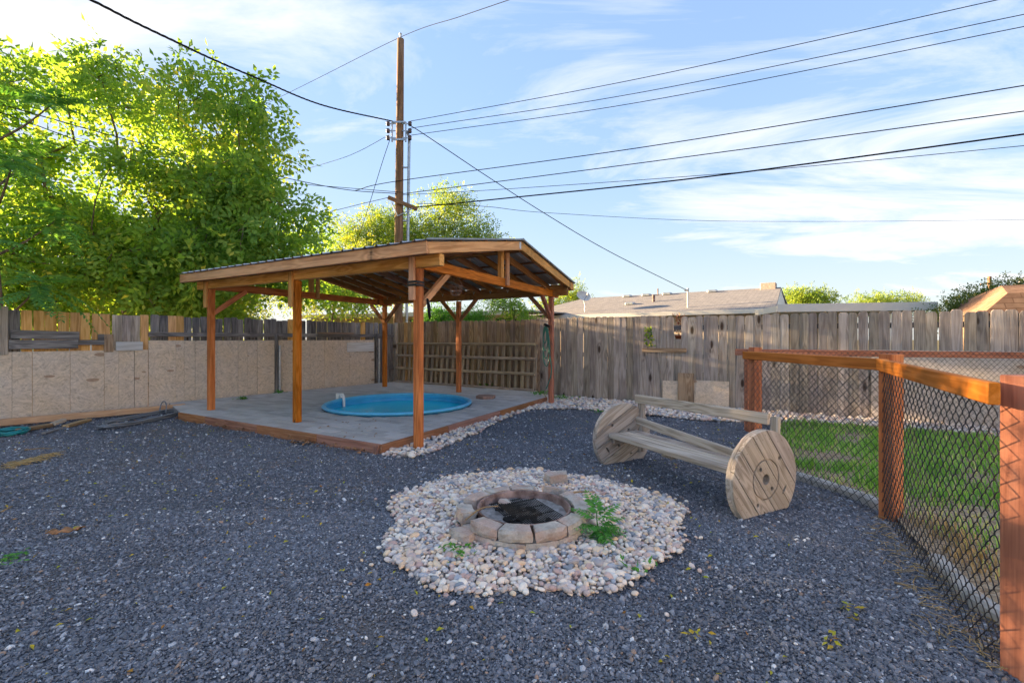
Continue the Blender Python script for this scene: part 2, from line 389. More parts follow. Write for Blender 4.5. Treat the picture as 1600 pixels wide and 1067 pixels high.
def block_mat():
    m, nt, b = new_mat('tumbled_wall_block', 0.92, 0.12)
    v = nd(nt, 'ShaderNodeTexCoord').outputs['Object']
    ri = nd(nt, 'ShaderNodeObjectInfo').outputs['Random']
    v = vm(nt, 'ADD', v, nd(nt, 'ShaderNodeCombineXYZ', {0: ma(nt, 'MULTIPLY', ri, 9.0), 1: 0.0, 2: ri}).outputs[0])
    n = noise(nt, v, 9, 8, 0.7); n3 = noise(nt, v, 70, 4, 0.7)
    red = ramp(nt, noise(nt, v, 4.0, 3), [(0.46, g3(0)), (0.62, g3(1))])
    c = ramp(nt, n, [(0.3, (0.30, 0.265, 0.23)), (0.55, (0.47, 0.43, 0.38)), (0.75, (0.57, 0.53, 0.475))])
    c = mixc(nt, ma(nt, 'MULTIPLY', red, 0.38), c, (0.48, 0.245, 0.175))
    c = mixc(nt, 0.35, c, ramp(nt, n3, [(0.3, g3(0.3)), (0.7, g3(0.75))]), 'OVERLAY')
    col(nt, b, c); set_bump(nt, b, ma(nt, 'ADD', n, ma(nt, 'MULTIPLY', n3, 0.4)), 0.7, 0.015)
    return m
M['block'] = block_mat()
def stone_mat(name, stops, rough=0.75, spec=0.3, fine=45, strength=0.35):
    m, nt, b = new_mat(name, rough, spec)
    ri = nd(nt, 'ShaderNodeObjectInfo').outputs['Random']
    v = nd(nt, 'ShaderNodeTexCoord').outputs['Object']
    c = ramp(nt, ri, stops, 'CONSTANT' if len(stops) > 5 else 'LINEAR')
    n = noise(nt, vm(nt, 'ADD', v, nd(nt, 'ShaderNodeCombineXYZ', {0: ma(nt, 'MULTIPLY', ri, 50), 1: 0.0, 2: 0.0}).outputs[0]), fine, 5, 0.65)
    c = mixc(nt, strength, c, ramp(nt, n, [(0.25, g3(0.25)), (0.75, g3(0.8))]), 'OVERLAY')
    col(nt, b, c)
    return m
PEB = [(0.0, (0.706, 0.570, 0.448)), (0.10, (0.537, 0.448, 0.395)), (0.20, (0.819, 0.706, 0.593)), (0.30, (0.381, 0.353, 0.355)), (0.37, (0.734, 0.516, 0.342)), (0.46, (0.621, 0.543, 0.501)),
       (0.55, (0.781, 0.720, 0.634)), (0.63, (0.488, 0.342, 0.305)), (0.70, (0.268, 0.287, 0.317)), (0.76, (0.634, 0.561, 0.512)), (0.84, (0.561, 0.427, 0.378)), (0.90, (0.708, 0.573, 0.415)), (0.95, (0.403, 0.415, 0.451))]
M['pebble'] = stone_mat('river_pebble', PEB, 0.7, 0.3, 30, 0.3)
GRV = [(0.0, (0.099, 0.107, 0.128)), (0.14, (0.121, 0.131, 0.155)), (0.34, (0.143, 0.153, 0.182)), (0.54, (0.165, 0.177, 0.209)), (0.72, (0.193, 0.205, 0.240)), (0.86, (0.264, 0.277, 0.316)), (0.94, (0.410, 0.425, 0.457)), (0.974, (0.687, 0.694, 0.705)), (0.986, (0.317, 0.223, 0.169))]
M['gravel'] = stone_mat('blue_grey_gravel', GRV, 0.62, 0.4, 80, 0.25)
def ground_mat(name, stops, s1, s2, bump, large=0.35, dust=None):
    m, nt, b = new_mat(name, 0.92, 0.12)
    v = nd(nt, 'ShaderNodeTexCoord').outputs['Object']
    vo = nd(nt, 'ShaderNodeTexVoronoi', {'Vector': v, 'Scale': s1})
    cr = nd(nt, 'ShaderNodeSeparateXYZ', {0: vo.outputs['Color']}).outputs[0]
    n = noise(nt, v, s2, 6, 0.65)
    c = ramp(nt, ma(nt, 'ADD', ma(nt, 'MULTIPLY', cr, 0.6), ma(nt, 'MULTIPLY', n, 0.4)), stops)
    big = noise(nt, v, 0.9, 4, 0.6)
    c = mixc(nt, large, c, ramp(nt, big, [(0.3, g3(0.35)), (0.7, g3(0.65))]), 'OVERLAY')
    if dust: c = mixc(nt, ramp(nt, noise(nt, v, 0.75, 5, 0.6), [(0.52, g3(0)), (0.68, g3(0.75))]), c, dust)
    col(nt, b, c); set_bump(nt, b, ma(nt, 'SUBTRACT', n, vo.outputs['Distance']), bump, 0.012)
    return m
M['gravelbed'] = ground_mat('gravel_fines', [(0.2, (0.063, 0.069, 0.085)), (0.5, (0.128, 0.138, 0.164)), (0.72, (0.185, 0.199, 0.232)), (0.9, (0.332, 0.348, 0.391))], 130, 40, 0.8, dust=(0.215, 0.182, 0.152))
M['soil'] = ground_mat('sandy_soil', [(0.2, (0.20, 0.14, 0.085)), (0.5, (0.34, 0.25, 0.16)), (0.8, (0.45, 0.36, 0.25))], 60, 9, 0.5)
M['field'] = ground_mat('dry_turf', [(0.2, (0.10, 0.09, 0.04)), (0.5, (0.17, 0.15, 0.07)), (0.8, (0.24, 0.20, 0.11))], 8, 3, 0.4)
M['pebblebase'] = ground_mat('pebble_underlay', [(0.2, (0.12, 0.10, 0.085)), (0.6, (0.26, 0.22, 0.19)), (0.9, (0.36, 0.32, 0.28))], 30, 12, 0.8)
def paver_mat():
    m, nt, b = new_mat('grey_paver', 0.85, 0.2)
    v = nd(nt, 'ShaderNodeTexCoord').outputs['Object']
    ri = nd(nt, 'ShaderNodeObjectInfo').outputs['Random']
    at_ = nd(nt, 'ShaderNodeAttribute', None, attribute_name='rnd').outputs['Fac']
    r = nd(nt, 'ShaderNodeMath', {0: ma(nt, 'ADD', ri, at_), 1: 0.0}, operation='FRACT').outputs[0]
    v = vm(nt, 'ADD', v, nd(nt, 'ShaderNodeCombineXYZ', {0: ma(nt, 'MULTIPLY', ri, 30), 1: 0.0, 2: 0.0}).outputs[0])
    n = noise(nt, v, 7, 7, 0.7)
    c = ramp(nt, ma(nt, 'ADD', ma(nt, 'MULTIPLY', n, 0.55), ma(nt, 'MULTIPLY', r, 0.45)), [(0.2, (0.36, 0.33, 0.31)), (0.45, (0.45, 0.42, 0.395)), (0.65, (0.51, 0.48, 0.46)), (0.9, (0.56, 0.52, 0.485))])
    col(nt, b, c); set_bump(nt, b, noise(nt, v, 60, 5, 0.7), 0.3, 0.005)
    return m
M['paver'] = paver_mat()
M['mortar'] = plain('joint_sand', (0.27, 0.25, 0.235), 0.95, 0.1, 0, 0.3, 20)
M['redpaver'] = plain('red_paver', (0.30, 0.19, 0.155), 0.9, 0.15, 0, 0.2, 18, 0.3)
def leaf_mat(name, stops, trans=0.55, tcol=(1.5, 1.4, 0.6), rough=0.55):
    m = bpy.data.materials.new(name); m.use_nodes = True; nt = m.node_tree
    b = nt.nodes['Principled BSDF']; out = nt.nodes['Material Output']
    b.inputs['Roughness'].default_value = rough; b.inputs['Specular IOR Level'].default_value = 0.3
    a = nd(nt, 'ShaderNodeAttribute', None, attribute_name='rnd').outputs['Fac']
    c = ramp(nt, a, stops)
    col(nt, b, c)
    t = nd(nt, 'ShaderNodeBsdfTranslucent', {'Color': mixc(nt, 1.0, c, tcol, 'MULTIPLY')})
    mx = nd(nt, 'ShaderNodeMixShader', {0: trans, 1: b.outputs[0], 2: t.outputs[0]})
    nt.links.new(mx.outputs[0], out.inputs['Surface'])
    return m
M['walnut'] = leaf_mat('walnut_leaf', [(0.0, (0.073, 0.158, 0.032)), (0.35, (0.147, 0.286, 0.048)), (0.7, (0.257, 0.401, 0.072)), (0.9, (0.464, 0.508, 0.087)), (1.0, (0.714, 0.634, 0.109))])
M['frond'] = leaf_mat('pinnate_leaf', [(0.0, (0.056, 0.173, 0.045)), (0.5, (0.111, 0.293, 0.069)), (0.9, (0.223, 0.425, 0.081)), (1.0, (0.535, 0.547, 0.081))], 0.4)
M['sprout'] = leaf_mat('sprout_leaf', [(0.0, (0.056, 0.213, 0.037)), (0.6, (0.106, 0.338, 0.062)), (1.0, (0.200, 0.425, 0.075))], 0.4)
M['locust'] = leaf_mat('yellowing_leaf', [(0.0, (0.071, 0.174, 0.028)), (0.35, (0.151, 0.256, 0.040)), (0.7, (0.270, 0.349, 0.051)), (1.0, (0.381, 0.419, 0.068))], 0.45)
M['poplar'] = leaf_mat('light_green_leaf', [(0.0, (0.100, 0.188, 0.027)), (0.5, (0.213, 0.300, 0.044)), (1.0, (0.425, 0.400, 0.062))], 0.45)
M['bush'] = leaf_mat('dark_bush_leaf', [(0.0, (0.039, 0.091, 0.021)), (0.5, (0.091, 0.156, 0.033)), (1.0, (0.312, 0.260, 0.065))], 0.35)
M['bright'] = leaf_mat('bright_shrub_leaf', [(0.0, (0.05, 0.18, 0.02)), (0.6, (0.10, 0.28, 0.035)), (1.0, (0.18, 0.36, 0.05))], 0.4)
M['grass'] = leaf_mat('lawn_blade', [(0.0, (0.133, 0.278, 0.049)), (0.5, (0.232, 0.488, 0.077)), (0.88, (0.400, 0.655, 0.123)), (1.0, (0.683, 0.640, 0.280))], 0.35, (1.3, 1.3, 0.6))
M['fallen'] = leaf_mat('fallen_leaf', [(0.0, (0.30, 0.34, 0.03)), (0.5, (0.50, 0.42, 0.03)), (0.8, (0.50, 0.24, 0.03)), (1.0, (0.22, 0.09, 0.03))], 0.2)
M['maroon'] = leaf_mat('maroon_leaf', [(0.0, (0.08, 0.02, 0.02)), (0.6, (0.16, 0.045, 0.03)), (1.0, (0.22, 0.14, 0.05))], 0.3)
def shingle_mat(name, a, b2):
    m, nt, b = new_mat(name, 0.92, 0.1)
    v = nd(nt, 'ShaderNodeTexCoord').outputs['Object']
    br = nd(nt, 'ShaderNodeTexBrick', {'Vector': v, 'Scale': 1.0, 'Color1': (*a, 1), 'Color2': (*b2, 1), 'Mortar': (*[x * .72 for x in a], 1), 'Mortar Size': 0.012, 'Brick Width': 0.34, 'Row Height': 0.15})
    n = noise(nt, v, 5, 6, 0.7)
    c = mixc(nt, 0.5, br.outputs[0], ramp(nt, n, [(0.3, g3(0.3)), (0.7, g3(0.7))]), 'OVERLAY')
    col(nt, b, c); return m
M['shingle'] = shingle_mat('grey_shingle', (0.205, 0.198, 0.200), (0.262, 0.248, 0.239))
M['brownroof'] = shingle_mat('brown_shingle', (0.214, 0.125, 0.078), (0.265, 0.165, 0.105))
def roof_metal():
    m, nt, b = new_mat('ribbed_roof_metal', 0.42, 0.5); b.inputs['Metallic'].default_value = 0.75
    v = nd(nt, 'ShaderNodeTexCoord').outputs['Object']
    col(nt, b, ramp(nt, noise(nt, v, 4, 5), [(0.3, (0.36, 0.38, 0.40)), (0.7, (0.52, 0.54, 0.56))]))
    return m
M['roofmetal'] = roof_metal()
def water_mat():
    m, nt, b = new_mat('blue_pool_water', 0.22, 0.5)
    v = nd(nt, 'ShaderNodeTexCoord').outputs['Object']
    n = noise(nt, vm(nt, 'MULTIPLY', v, (1.2, 3.0, 1)), 2.2, 4)
    col(nt, b, ramp(nt, n, [(0.3, (0.012, 0.60, 0.90)), (0.7, (0.02, 0.72, 0.94))]))
    set_bump(nt, b, noise(nt, v, 5.0, 3), 0.10, 0.02)
    return m
M['water'] = water_mat()

# ------------------------------------------------------------------ the setting: ground, gravel, soil, patio
def hgt(x, y):                                  # gentle unevenness of the gravel
    return 0.010 * np.sin(1.9 * x + 0.7) * np.cos(1.6 * y) + 0.007 * np.sin(4.3 * x - 2.1 * y) + 0.004 * np.sin(9.1 * y + 3.3 * x)
def sheet(name, poly, z, mat, kind='structure'):
    V = [(p[0], p[1], z) for p in poly]
    o = part(name, V, [tuple(range(len(V)))], mat); o['kind'] = kind; return o
NB = 24
UPV_ = Vector((0, 0, 1))
grd = sheet('ground', [(600 * math.cos(2 * math.pi * k / NB), 600 * math.sin(2 * math.pi * k / NB)) for k in range(NB)], -0.05, M['field'])
tag(grd, 'flat dry ground reaching away behind the yard fences', 'ground')
gx, gy = np.meshgrid(np.arange(-11, 9.01, 0.1), np.arange(-5, 14.51, 0.1))
gz = hgt(gx, gy) - 0.004
ny, nx = gx.shape
idx = np.arange(nx * ny).reshape(ny, nx)
gq = np.stack([idx[:-1, :-1], idx[:-1, 1:], idx[1:, 1:], idx[1:, :-1]], -1).reshape(-1, 4)
gq = gq[:]
go = part('gravel_yard', np.stack([gx, gy, gz], -1).reshape(-1, 3), gq, M['gravelbed'], fast=True, smooth=True)
tag(go, 'blue grey crushed gravel covering the yard floor', 'gravel', kind='structure')

# surveyed corners
CORNER = Vector((-3.4, 13.42, 0))               # where the two board fences meet
BDIR = Vector((4.48, -2.73, 0)).normalized()    # along the back fence, to the right
LDIR = Vector((-4.12, -5.56, 0)).normalized()   # along the left fence, towards the camera
BN = Vector((-BDIR.y, BDIR.x, 0)); BN = -BN if BN.y > 0 else BN      # towards the yard
LN = Vector((LDIR.y, -LDIR.x, 0)); LN = -LN if LN.x < 0 else LN
BANG = math.atan2(BDIR.y, BDIR.x); LANG = math.atan2(-LDIR.y, -LDIR.x)
P1, P2, P3 = Vector((-5.27, 7.97, 0)), Vector((-3.21, 6.80, 0)), Vector((-1.155, 5.62, 0))
P4, P5, P6 = Vector((-3.30, 11.80, 0)), Vector((-1.24, 10.60, 0)), Vector((0.81, 9.41, 0))
D1, D2 = Vector((-1.54, 5.37, 0)), Vector((-5.60, 7.69, 0))
DZ = 0.113
rdir = (D1 - D2).normalized(); rn = Vector((-rdir.y, rdir.x, 0))
D4 = Vector((0.72, 9.68, 0))
D5 = Vector((1.0, 10.62, 0))
fl = lambda s, o: CORNER + LDIR * s + LN * o     # a point along the left fence, o metres into the yard
fb = lambda s, o: CORNER + BDIR * s + BN * o     # the same for the back fence
D3 = fl(5.62, 0.10)
deck_poly = [D1, D4, fb(4.75, 0.12), fb(0.12, 0.12), fl(0.3, 0.10), D3, D2]
PC, PR = Vector((-2.13, 8.62, 0)), 1.325          # pool
CHA, CHB, CHC = Vector((2.70, 5.05, 0)), Vector((2.865, 3.44, 0)), Vector((2.01, 1.83, 0))   # chain link corner posts

# soil of the lawn beyond the chain link
soil_poly = [(2.42, 1.0), (2.26, 2.0), (2.34, 2.28), (2.50, 2.62), (2.76, 3.2), (2.98, 3.6), (2.80, 4.2), (2.74, 4.55), (2.95, 5.2), (3.7, 6.6), (4.4, 7.35), (5.5, 7.3), (9, 5.3), (9, -2), (2.5, -2)]
so = sheet('soil', soil_poly, 0.028, M['soil']); tag(so, 'dry sandy soil around the lawn inside the wire fence', 'soil')

# patio of grey pavers round the pool
pat = thing('paver_patio', 'grey paver patio with redwood edging around the round blue pool', 'patio', (-1.5, 8.5, 0)); pat['kind'] = 'structure'
angs = [2 * math.pi * k / 64 for k in range(64)]
inner = [(PC.x + PR * math.cos(a), PC.y + PR * math.sin(a)) for a in angs]
def ray_out(a):
    d = Vector((math.cos(a), math.sin(a), 0)); best = 99
    n = len(deck_poly)
    for i in range(n):
        p, q = deck_poly[i], deck_poly[(i + 1) % n]; e = q - p
        den = d.x * e.y - d.y * e.x
        if abs(den) < 1e-9: continue
        w = p - PC; t = (w.x * e.y - w.y * e.x) / den; s = (w.x * d.y - w.y * d.x) / den
        if t > 0 and -1e-6 <= s <= 1 + 1e-6: best = min(best, t)
    return PC + d * best
corner_angs = sorted(set(angs + [math.atan2(p.y - PC.y, p.x - PC.x) % (2 * math.pi) for p in deck_poly]))
Vb = []; Fb = []
for a in corner_angs:
    o_ = ray_out(a); Vb += [(PC.x + PR * math.cos(a), PC.y + PR * math.sin(a), DZ - 0.012), (o_.x, o_.y, DZ - 0.012), (o_.x, o_.y, -0.02)]
nn = len(corner_angs)
for i in range(nn):
    j = (i + 1) % nn; Fb += [(3 * i, 3 * i + 1, 3 * j + 1, 3 * j), (3 * i + 1, 3 * i + 2, 3 * j + 2, 3 * j + 1)]
part('joint_bed', Vb, Fb, M['mortar'], pat)
PL, PW = 0.30, 0.15
clipd = [(p.x, p.y) for p in deck_poly]
def ccw(poly):
    s = sum(poly[i][0] * poly[(i + 1) % len(poly)][1] - poly[(i + 1) % len(poly)][0] * poly[i][1] for i in range(len(poly)))
    return poly if s > 0 else poly[::-1]
# edging timber takes 4 cm of the front and right edges
in1, in4, in2 = D1, D4, D2 + rn * 0.003
e4 = (D4 - D1).normalized(); n4 = Vector((-e4.y, e4.x, 0))
c1 = D1 + rn * 0.003 + n4 * 0.003
clipd = ccw([(c1.x, c1.y), ((D4 + n4 * .003).x, (D4 + n4 * .003).y), (deck_poly[2].x, deck_poly[2].y), (deck_poly[3].x, deck_poly[3].y), (deck_poly[4].x, deck_poly[4].y), (D3.x, D3.y), (in2.x, in2.y)])
pav = []
rowi = 0
for j in range(-2, 56):
    for i in range(-22, 22):
        x0 = i * PL + (PL / 2 if j % 2 else 0) + 0.003; y0 = j * PW + 0.003
        rect = [(x0, y0), (x0 + PL - .006, y0), (x0 + PL - .006, y0 + PW - .006), (x0, y0 + PW - .006)]
        w = [tuple((c1 + rdir * a + rn * b)[:2]) for a, b in rect]
        w = clip_poly(ccw(w), clipd)
        if len(w) < 3: continue
        cx = sum(p[0] for p in w) / len(w); cy = sum(p[1] for p in w) / len(w)
        if math.hypot(cx - PC.x, cy - PC.y) < PR + 0.02: continue
        if any(math.hypot(p[0] - PC.x, p[1] - PC.y) < PR + 0.035 for p in w):
            w2 = []
            for k in range(len(w)):
                a, b = w[k], w[(k + 1) % len(w)]
                for s in range(6):
                    p = (a[0] + (b[0] - a[0]) * s / 6, a[1] + (b[1] - a[1]) * s / 6)
                    r = math.hypot(p[0] - PC.x, p[1] - PC.y)
                    if r < PR + .035: p = (PC.x + (p[0] - PC.x) * (PR + .035) / r, PC.y + (p[1] - PC.y) * (PR + .035) / r)
                    w2.append(p)
            w = w2
        pav.append((cy, w))
pav.sort(key=lambda t: t[0])
restV, restF, restR = [], [], []
for k, (cy, w) in enumerate(pav):
    dz = rnd.uniform(-.0025, .0025)
    V, Fc = prism(w, DZ - 0.05, DZ + dz, 0.004)
    if k < 300: part('paver', V, Fc, M['paver'], pat)
    else:
        o_ = len(restV); restV += V; restF += [tuple(i + o_ for i in f) for f in Fc]; restR += [rnd.random()] * len(Fc)
if restV:
    ro = part('far_pavers', restV, restF, M['paver'], pat); ro['kind'] = 'stuff'
    a = ro.data.attributes.new('rnd', 'FLOAT', 'FACE'); a.data.foreach_set('value', np.asarray(restR, dtype=np.float32))
# redwood edging boards
def edging(p, q, cuts, nrm):
    L = (q - p).length; d = (q - p).normalized()
    cs = [0] + cuts + [1]
    for a, b in zip(cs[:-1], cs[1:]):
        s, e = p + d * (L * a + .004), p + d * (L * b - .004)
        z = (DZ - 0.03) / 2 + rnd.uniform(-.002, .002)
        beam('edging_board', s - nrm * .022 + Vector((0, 0, z)), e - nrm * .022 + Vector((0, 0, z)), 0.038, DZ + 0.04, M['border'], pat, side=nrm)
edging(D1, D2, [0.24, 0.52, 0.82], rn)
edging(D1 - e4 * .04, D4, [0.27, 0.58, 0.86], n4)
beam('corner_stake', D1 - rdir * .04 - rn * .058 - UPV_ * .03, D1 - rdir * .04 - rn * .058 + UPV_ * (DZ - .012), 0.07, 0.03, M['border'], pat, side=rdir)

# pool
pool = thing('stock_tank_pool', 'round blue sunken pool under the timber pavilion', 'pool', (PC.x, PC.y, 0))
def lathe(prof, n, c):
    V, Fc = [], []
    for k in range(n):
        a = 2 * math.pi * k / n
        for r, z in prof: V.append((c[0] + r * math.cos(a), c[1] + r * math.sin(a), z))
    m = len(prof)
    for k in range(n):
        j = (k + 1) % n
        for i in range(m - 1): Fc.append((k * m + i, j * m + i, j * m + i + 1, k * m + i + 1))
    return V, Fc
wall = [(PR - .01, DZ + .03)]
for k in range(9):
    z = DZ + .01 - k * 0.07; wall += [(PR - .02, z), (PR - .032, z - .018), (PR - .032, z - .036), (PR - .02, z - .054)]
wall += [(PR - .02, -.62), (0.001, -.62)]
V, Fc = lathe(wall, 72, PC); part('wall', V, Fc, M['poolblue'], pool, smooth=True)
rimp = [(PR + .004 + .036 * math.cos(t), DZ + .034 + .030 * math.sin(t)) for t in np.linspace(0, 2 * np.pi, 13)]
V, Fc = lathe(rimp, 72, PC); part('rim', V, Fc, M['poolrim'], pool, smooth=True)
V = [(PC.x + (PR - .021) * math.cos(a), PC.y + (PR - .021) * math.sin(a), DZ - .10) for a in angs]
part('water', V, [tuple(range(64))], M['water'], pool)
pp = G(548, 628, DZ)
pipe = thing('pool_return_pipe', 'white plastic pipe hooked over the left rim of the blue pool', 'pipe', (pp.x, pp.y, DZ))
a_ = math.atan2(pp.y - PC.y, pp.x - PC.x); rd = Vector((math.cos(a_), math.sin(a_), 0)); e_ = PC + rd * PR
V, Fq = tubes([(smooth_line([e_ + rd * .10 + Vector((0, 0, DZ + .03)), e_ + rd * .08 + Vector((0, 0, DZ + .12)), e_ + rd * .0 + Vector((0, 0, DZ + .14)), e_ - rd * .06 + Vector((0, 0, DZ + .10)), e_ - rd * .07 + Vector((0, 0, DZ - .1)), e_ - rd * .07 + Vector((0, 0, DZ - .45))], 5), 0.026)], 8)
part('tube', V, Fq, M['pvc'], pipe, smooth=True, fast=True)
for s in (.075, -.02):
    beam('elbow_fitting', e_ + rd * s + Vector((0, 0, DZ + .085)), e_ + rd * s + Vector((0, 0, DZ + .165)), .075, .075, M['pvc'], pipe, side=rd, ch=.02)
beam('clamp', e_ + rd * .055 + Vector((0, 0, DZ + .05)), e_ + rd * .055 + Vector((0, 0, DZ + .09)), .05, .12, M['pvc'], pipe, side=rd, ch=.01)

# ------------------------------------------------------------------ back board fence
def picket_mesh(w, h, mat, dog=0.028, th=0.018, jag=0.0):
    a = w / 2
    prof = [(-a, 0), (a, 0), (a, h - dog), (a - dog * .75, h + jag), (-a + dog * .75, h), (-a, h - dog)] if dog else [(-a, 0), (a, 0), (a, h + jag), (-a, h)]
    n = len(prof); c = .0025
    V = [(x, 0, z) for x, z in prof] + [(x * (1 - c / a), -th, z) for x, z in prof]
    V = [(x, -c * 0, z) for x, z in prof] + [(x, -th + c, z) for x, z in prof] + [(x * (1 - c / a), -th, min(z, h - c) if z > .1 else z) for x, z in prof]
    Fc = [tuple(range(n - 1, -1, -1))[::-1], tuple(range(2 * n, 3 * n))[::-1]]
    Fc = [tuple(range(n)), tuple(range(3 * n - 1, 2 * n - 1, -1))]
    for r in range(2):
        for i in range(n):
            j = (i + 1) % n; Fc.append((r * n + j, r * n + i, (r + 1) * n + i, (r + 1) * n + j))
    return py_mesh('picket', V, Fc, mat)
_pk = {}
def picket(parent, pos, ang, w, h, mat, dog=.036, z=0.0, lean=0.0, name='board', th=.018):
    key = (round(w, 3), round(h, 2), mat.name, dog, th)
    if key not in _pk: _pk[key] = picket_mesh(round(w, 3), round(h, 2), mat, dog, th)
    return put(name, _pk[key], parent, (pos.x, pos.y, z), (0, lean, ang))
bf = thing('board_fence', 'tall weathered cedar board fence across the back of the yard', 'fence', CORNER)
BL = 13.6
s = 0.02; nb = 0
GAPS = {}
while s < BL:
    w = rnd.choice((.128, .136, .138, .14, .145)) if s < 8 else rnd.choice((.134, .14, .14, .146))
    p = fb(s + w / 2, 0)
    u = 800 + p.x / p.y * F
    h = 1.83 + 0.012 * math.sin(s * 1.3) + rnd.uniform(-.014, .014) - 0.006 * max(0, s - 6)
    m = M['picket']
    if 603 < u < 618: m = M['newcedar'] if rnd.random() < .55 else M['slat']
    elif 618 <= u < 845: m = M['slat'] if u > 700 or rnd.random() < .8 else M['newcedar']
    if 1050 < u < 1064 and 'pot' not in GAPS:   # the cut-off board with a pot behind it
        h = 1.36; GAPS['pot'] = p.copy()
    picket(bf, p + BN * rnd.uniform(.0, .011), BANG, w, h, m, z=rnd.uniform(-.01, .01), lean=rnd.uniform(-.006, .006), dog=(.036 if h > 1.5 else 0.0))
    s += w + rnd.choice((.002, .003, .004, .005, .005, .009 if s > 9 else .003)); nb += 1
for z in (.35, 1.0, 1.58):
    beam('rail', fb(0, -.045) + Vector((0, 0, z)), fb(BL, -.045) + Vector((0, 0, z)), .038, .089, M['greywood'], bf)
for k in range(6):
    p = fb(0.1 + k * 2.65, -.115); beam('post', p, p + Vector((0, 0, 1.72)), .09, .09, M['greywood'], bf, side=BDIR)
# boards screwed on to it
def fpt(u, z, o):                              # a point on the back fence seen in column u
    k = (u - 800) / F
    s = (CORNER.x - k * CORNER.y) / (k * BDIR.y - BDIR.x)
    return fb(s, o) + Vector((0, 0, z))
def vz(v, p): return CAMH - (v - HZ) / F * p.y
a, b = fpt(1005, 0, .045), fpt(1073, 0, .045)
beam('cross_board', a + Vector((0, 0, vz(547, a))), b + Vector((0, 0, vz(547.5, b))), .03, .085, M['slat'], bf)
def sheet_board(name, u0, u1, v0, v1, mat, off, parent=None, th=.012, label=None, lean=0.0):
    a, b = fpt(u0, 0, off), fpt(u1, 0, off); c = (a + b) / 2
    zt, zb = vz(v0, c), max(.01, vz(v1, c)); L = (b - a).length
    me = py_mesh(name, *slab(L, th, zt - zb), mat)
    o = put(name, me, parent, (c.x, c.y, zb), (lean, 0, BANG))
    return o
def slab(w, t, h, ch=.003):
    V = [(-w / 2, -t / 2, 0), (w / 2, -t / 2, 0), (w / 2, t / 2, 0), (-w / 2, t / 2, 0), (-w / 2, -t / 2, h), (w / 2, -t / 2, h), (w / 2, t / 2, h), (-w / 2, t / 2, h)]
    return V, [(0, 3, 2, 1), (4, 5, 6, 7), (0, 1, 5, 4), (1, 2, 6, 5), (2, 3, 7, 6), (3, 0, 4, 7)]
o = sheet_board('strand_board_offcut', 1037, 1062, 595, 640, M['osb'], .10, lean=-.05); tag(o, 'narrow tan strand board offcut leaning at back fence, left of brown plank', 'board', 'scrap boards leaning on the back fence')
o = sheet_board('strand_board_offcut', 1085, 1140, 595, 640, M['osb'], .10, lean=-.05); tag(o, 'wide tan strand board offcut leaning at back fence, right of brown plank', 'board', 'scrap boards leaning on the back fence')
o = sheet_board('brown_plank', 1061, 1086, 583, 640, M['slat'], .135, lean=-.045); tag(o, 'short brown plank standing between two strand board offcuts at back fence', 'board', 'scrap boards leaning on the back fence')
# pot with a dead plant showing through the gap
pg = GAPS.get('pot', fpt(1056, 0, 0)) - BN * .16
pot = thing('flower_pot', 'terracotta pot with dried maroon plant in the gap of the back fence', 'flower pot', (pg.x, pg.y, 1.36))
V, Fc = lathe([(.001, 1.27), (.055, 1.27), (.078, 1.40), (.086, 1.40), (.086, 1.43), (.07, 1.43), (.065, 1.39), (.001, 1.39)], 20, pg); part('pot', V, Fc, M['terracotta'], pot, smooth=True)
beam('shelf', Vector((pg.x, pg.y, 1.255)) - BDIR * .2, Vector((pg.x, pg.y, 1.255)) + BDIR * .2, .16, .025, M['greywood'], pot)

# weathered strand board skirting on the right end of the back fence
sk = thing('strand_board_skirting', 'weathered grey strand board sheets along the right end of the back fence', 'panel', fpt(1500, 0, .04))
s0 = (fpt(1361, 0, 0) - CORNER).dot(BDIR)
for k in range(2):
    a, b = fb(s0 + k * 1.9, .04), fb(s0 + k * 1.9 + 1.89, .04); c = (a + b) / 2
    put('strand_board_sheet', py_mesh('strand_board_sheet', *slab(1.89, .012, 1.14), M['osb_grey']), sk, (c.x, c.y, 0.03), (0, 0, BANG))

# ------------------------------------------------------------------ lattice: an old fence panel leaning on the back fence under the roof
la, lb = fpt(628, 0, .20), fpt(842, 0, .20)
lt = thing('lattice_panel', 'old brown slat panel with four rails leaning on the back fence by the pool', 'panel', (la + lb) / 2)
LL = (lb - la).length; lean = .10
def lp(sv, z, o=0): return la + BDIR * sv + BN * (-(z / 1.15) * lean + o) + Vector((0, 0, z + DZ))
sv = .03; k = 0
while sv < LL - .02:
    w = rnd.choice((.075, .085, .09)); top = 1.12 + rnd.uniform(-.03, .02)
    beam('slat', lp(sv + w / 2, .03), lp(sv + w / 2, top), w, .016, M['lattice'], lt, side=BDIR)
    sv += w + rnd.choice((.075, .09, .10, .11)); k += 1
for z in (.02, .40, .76, 1.10):
    a, b = lp(-.02, z, .045), lp(LL, z + rnd.uniform(-.01, .01), .045)
    beam('rail', a, b, .06, .07, M['lattice'], lt, ch=.018)

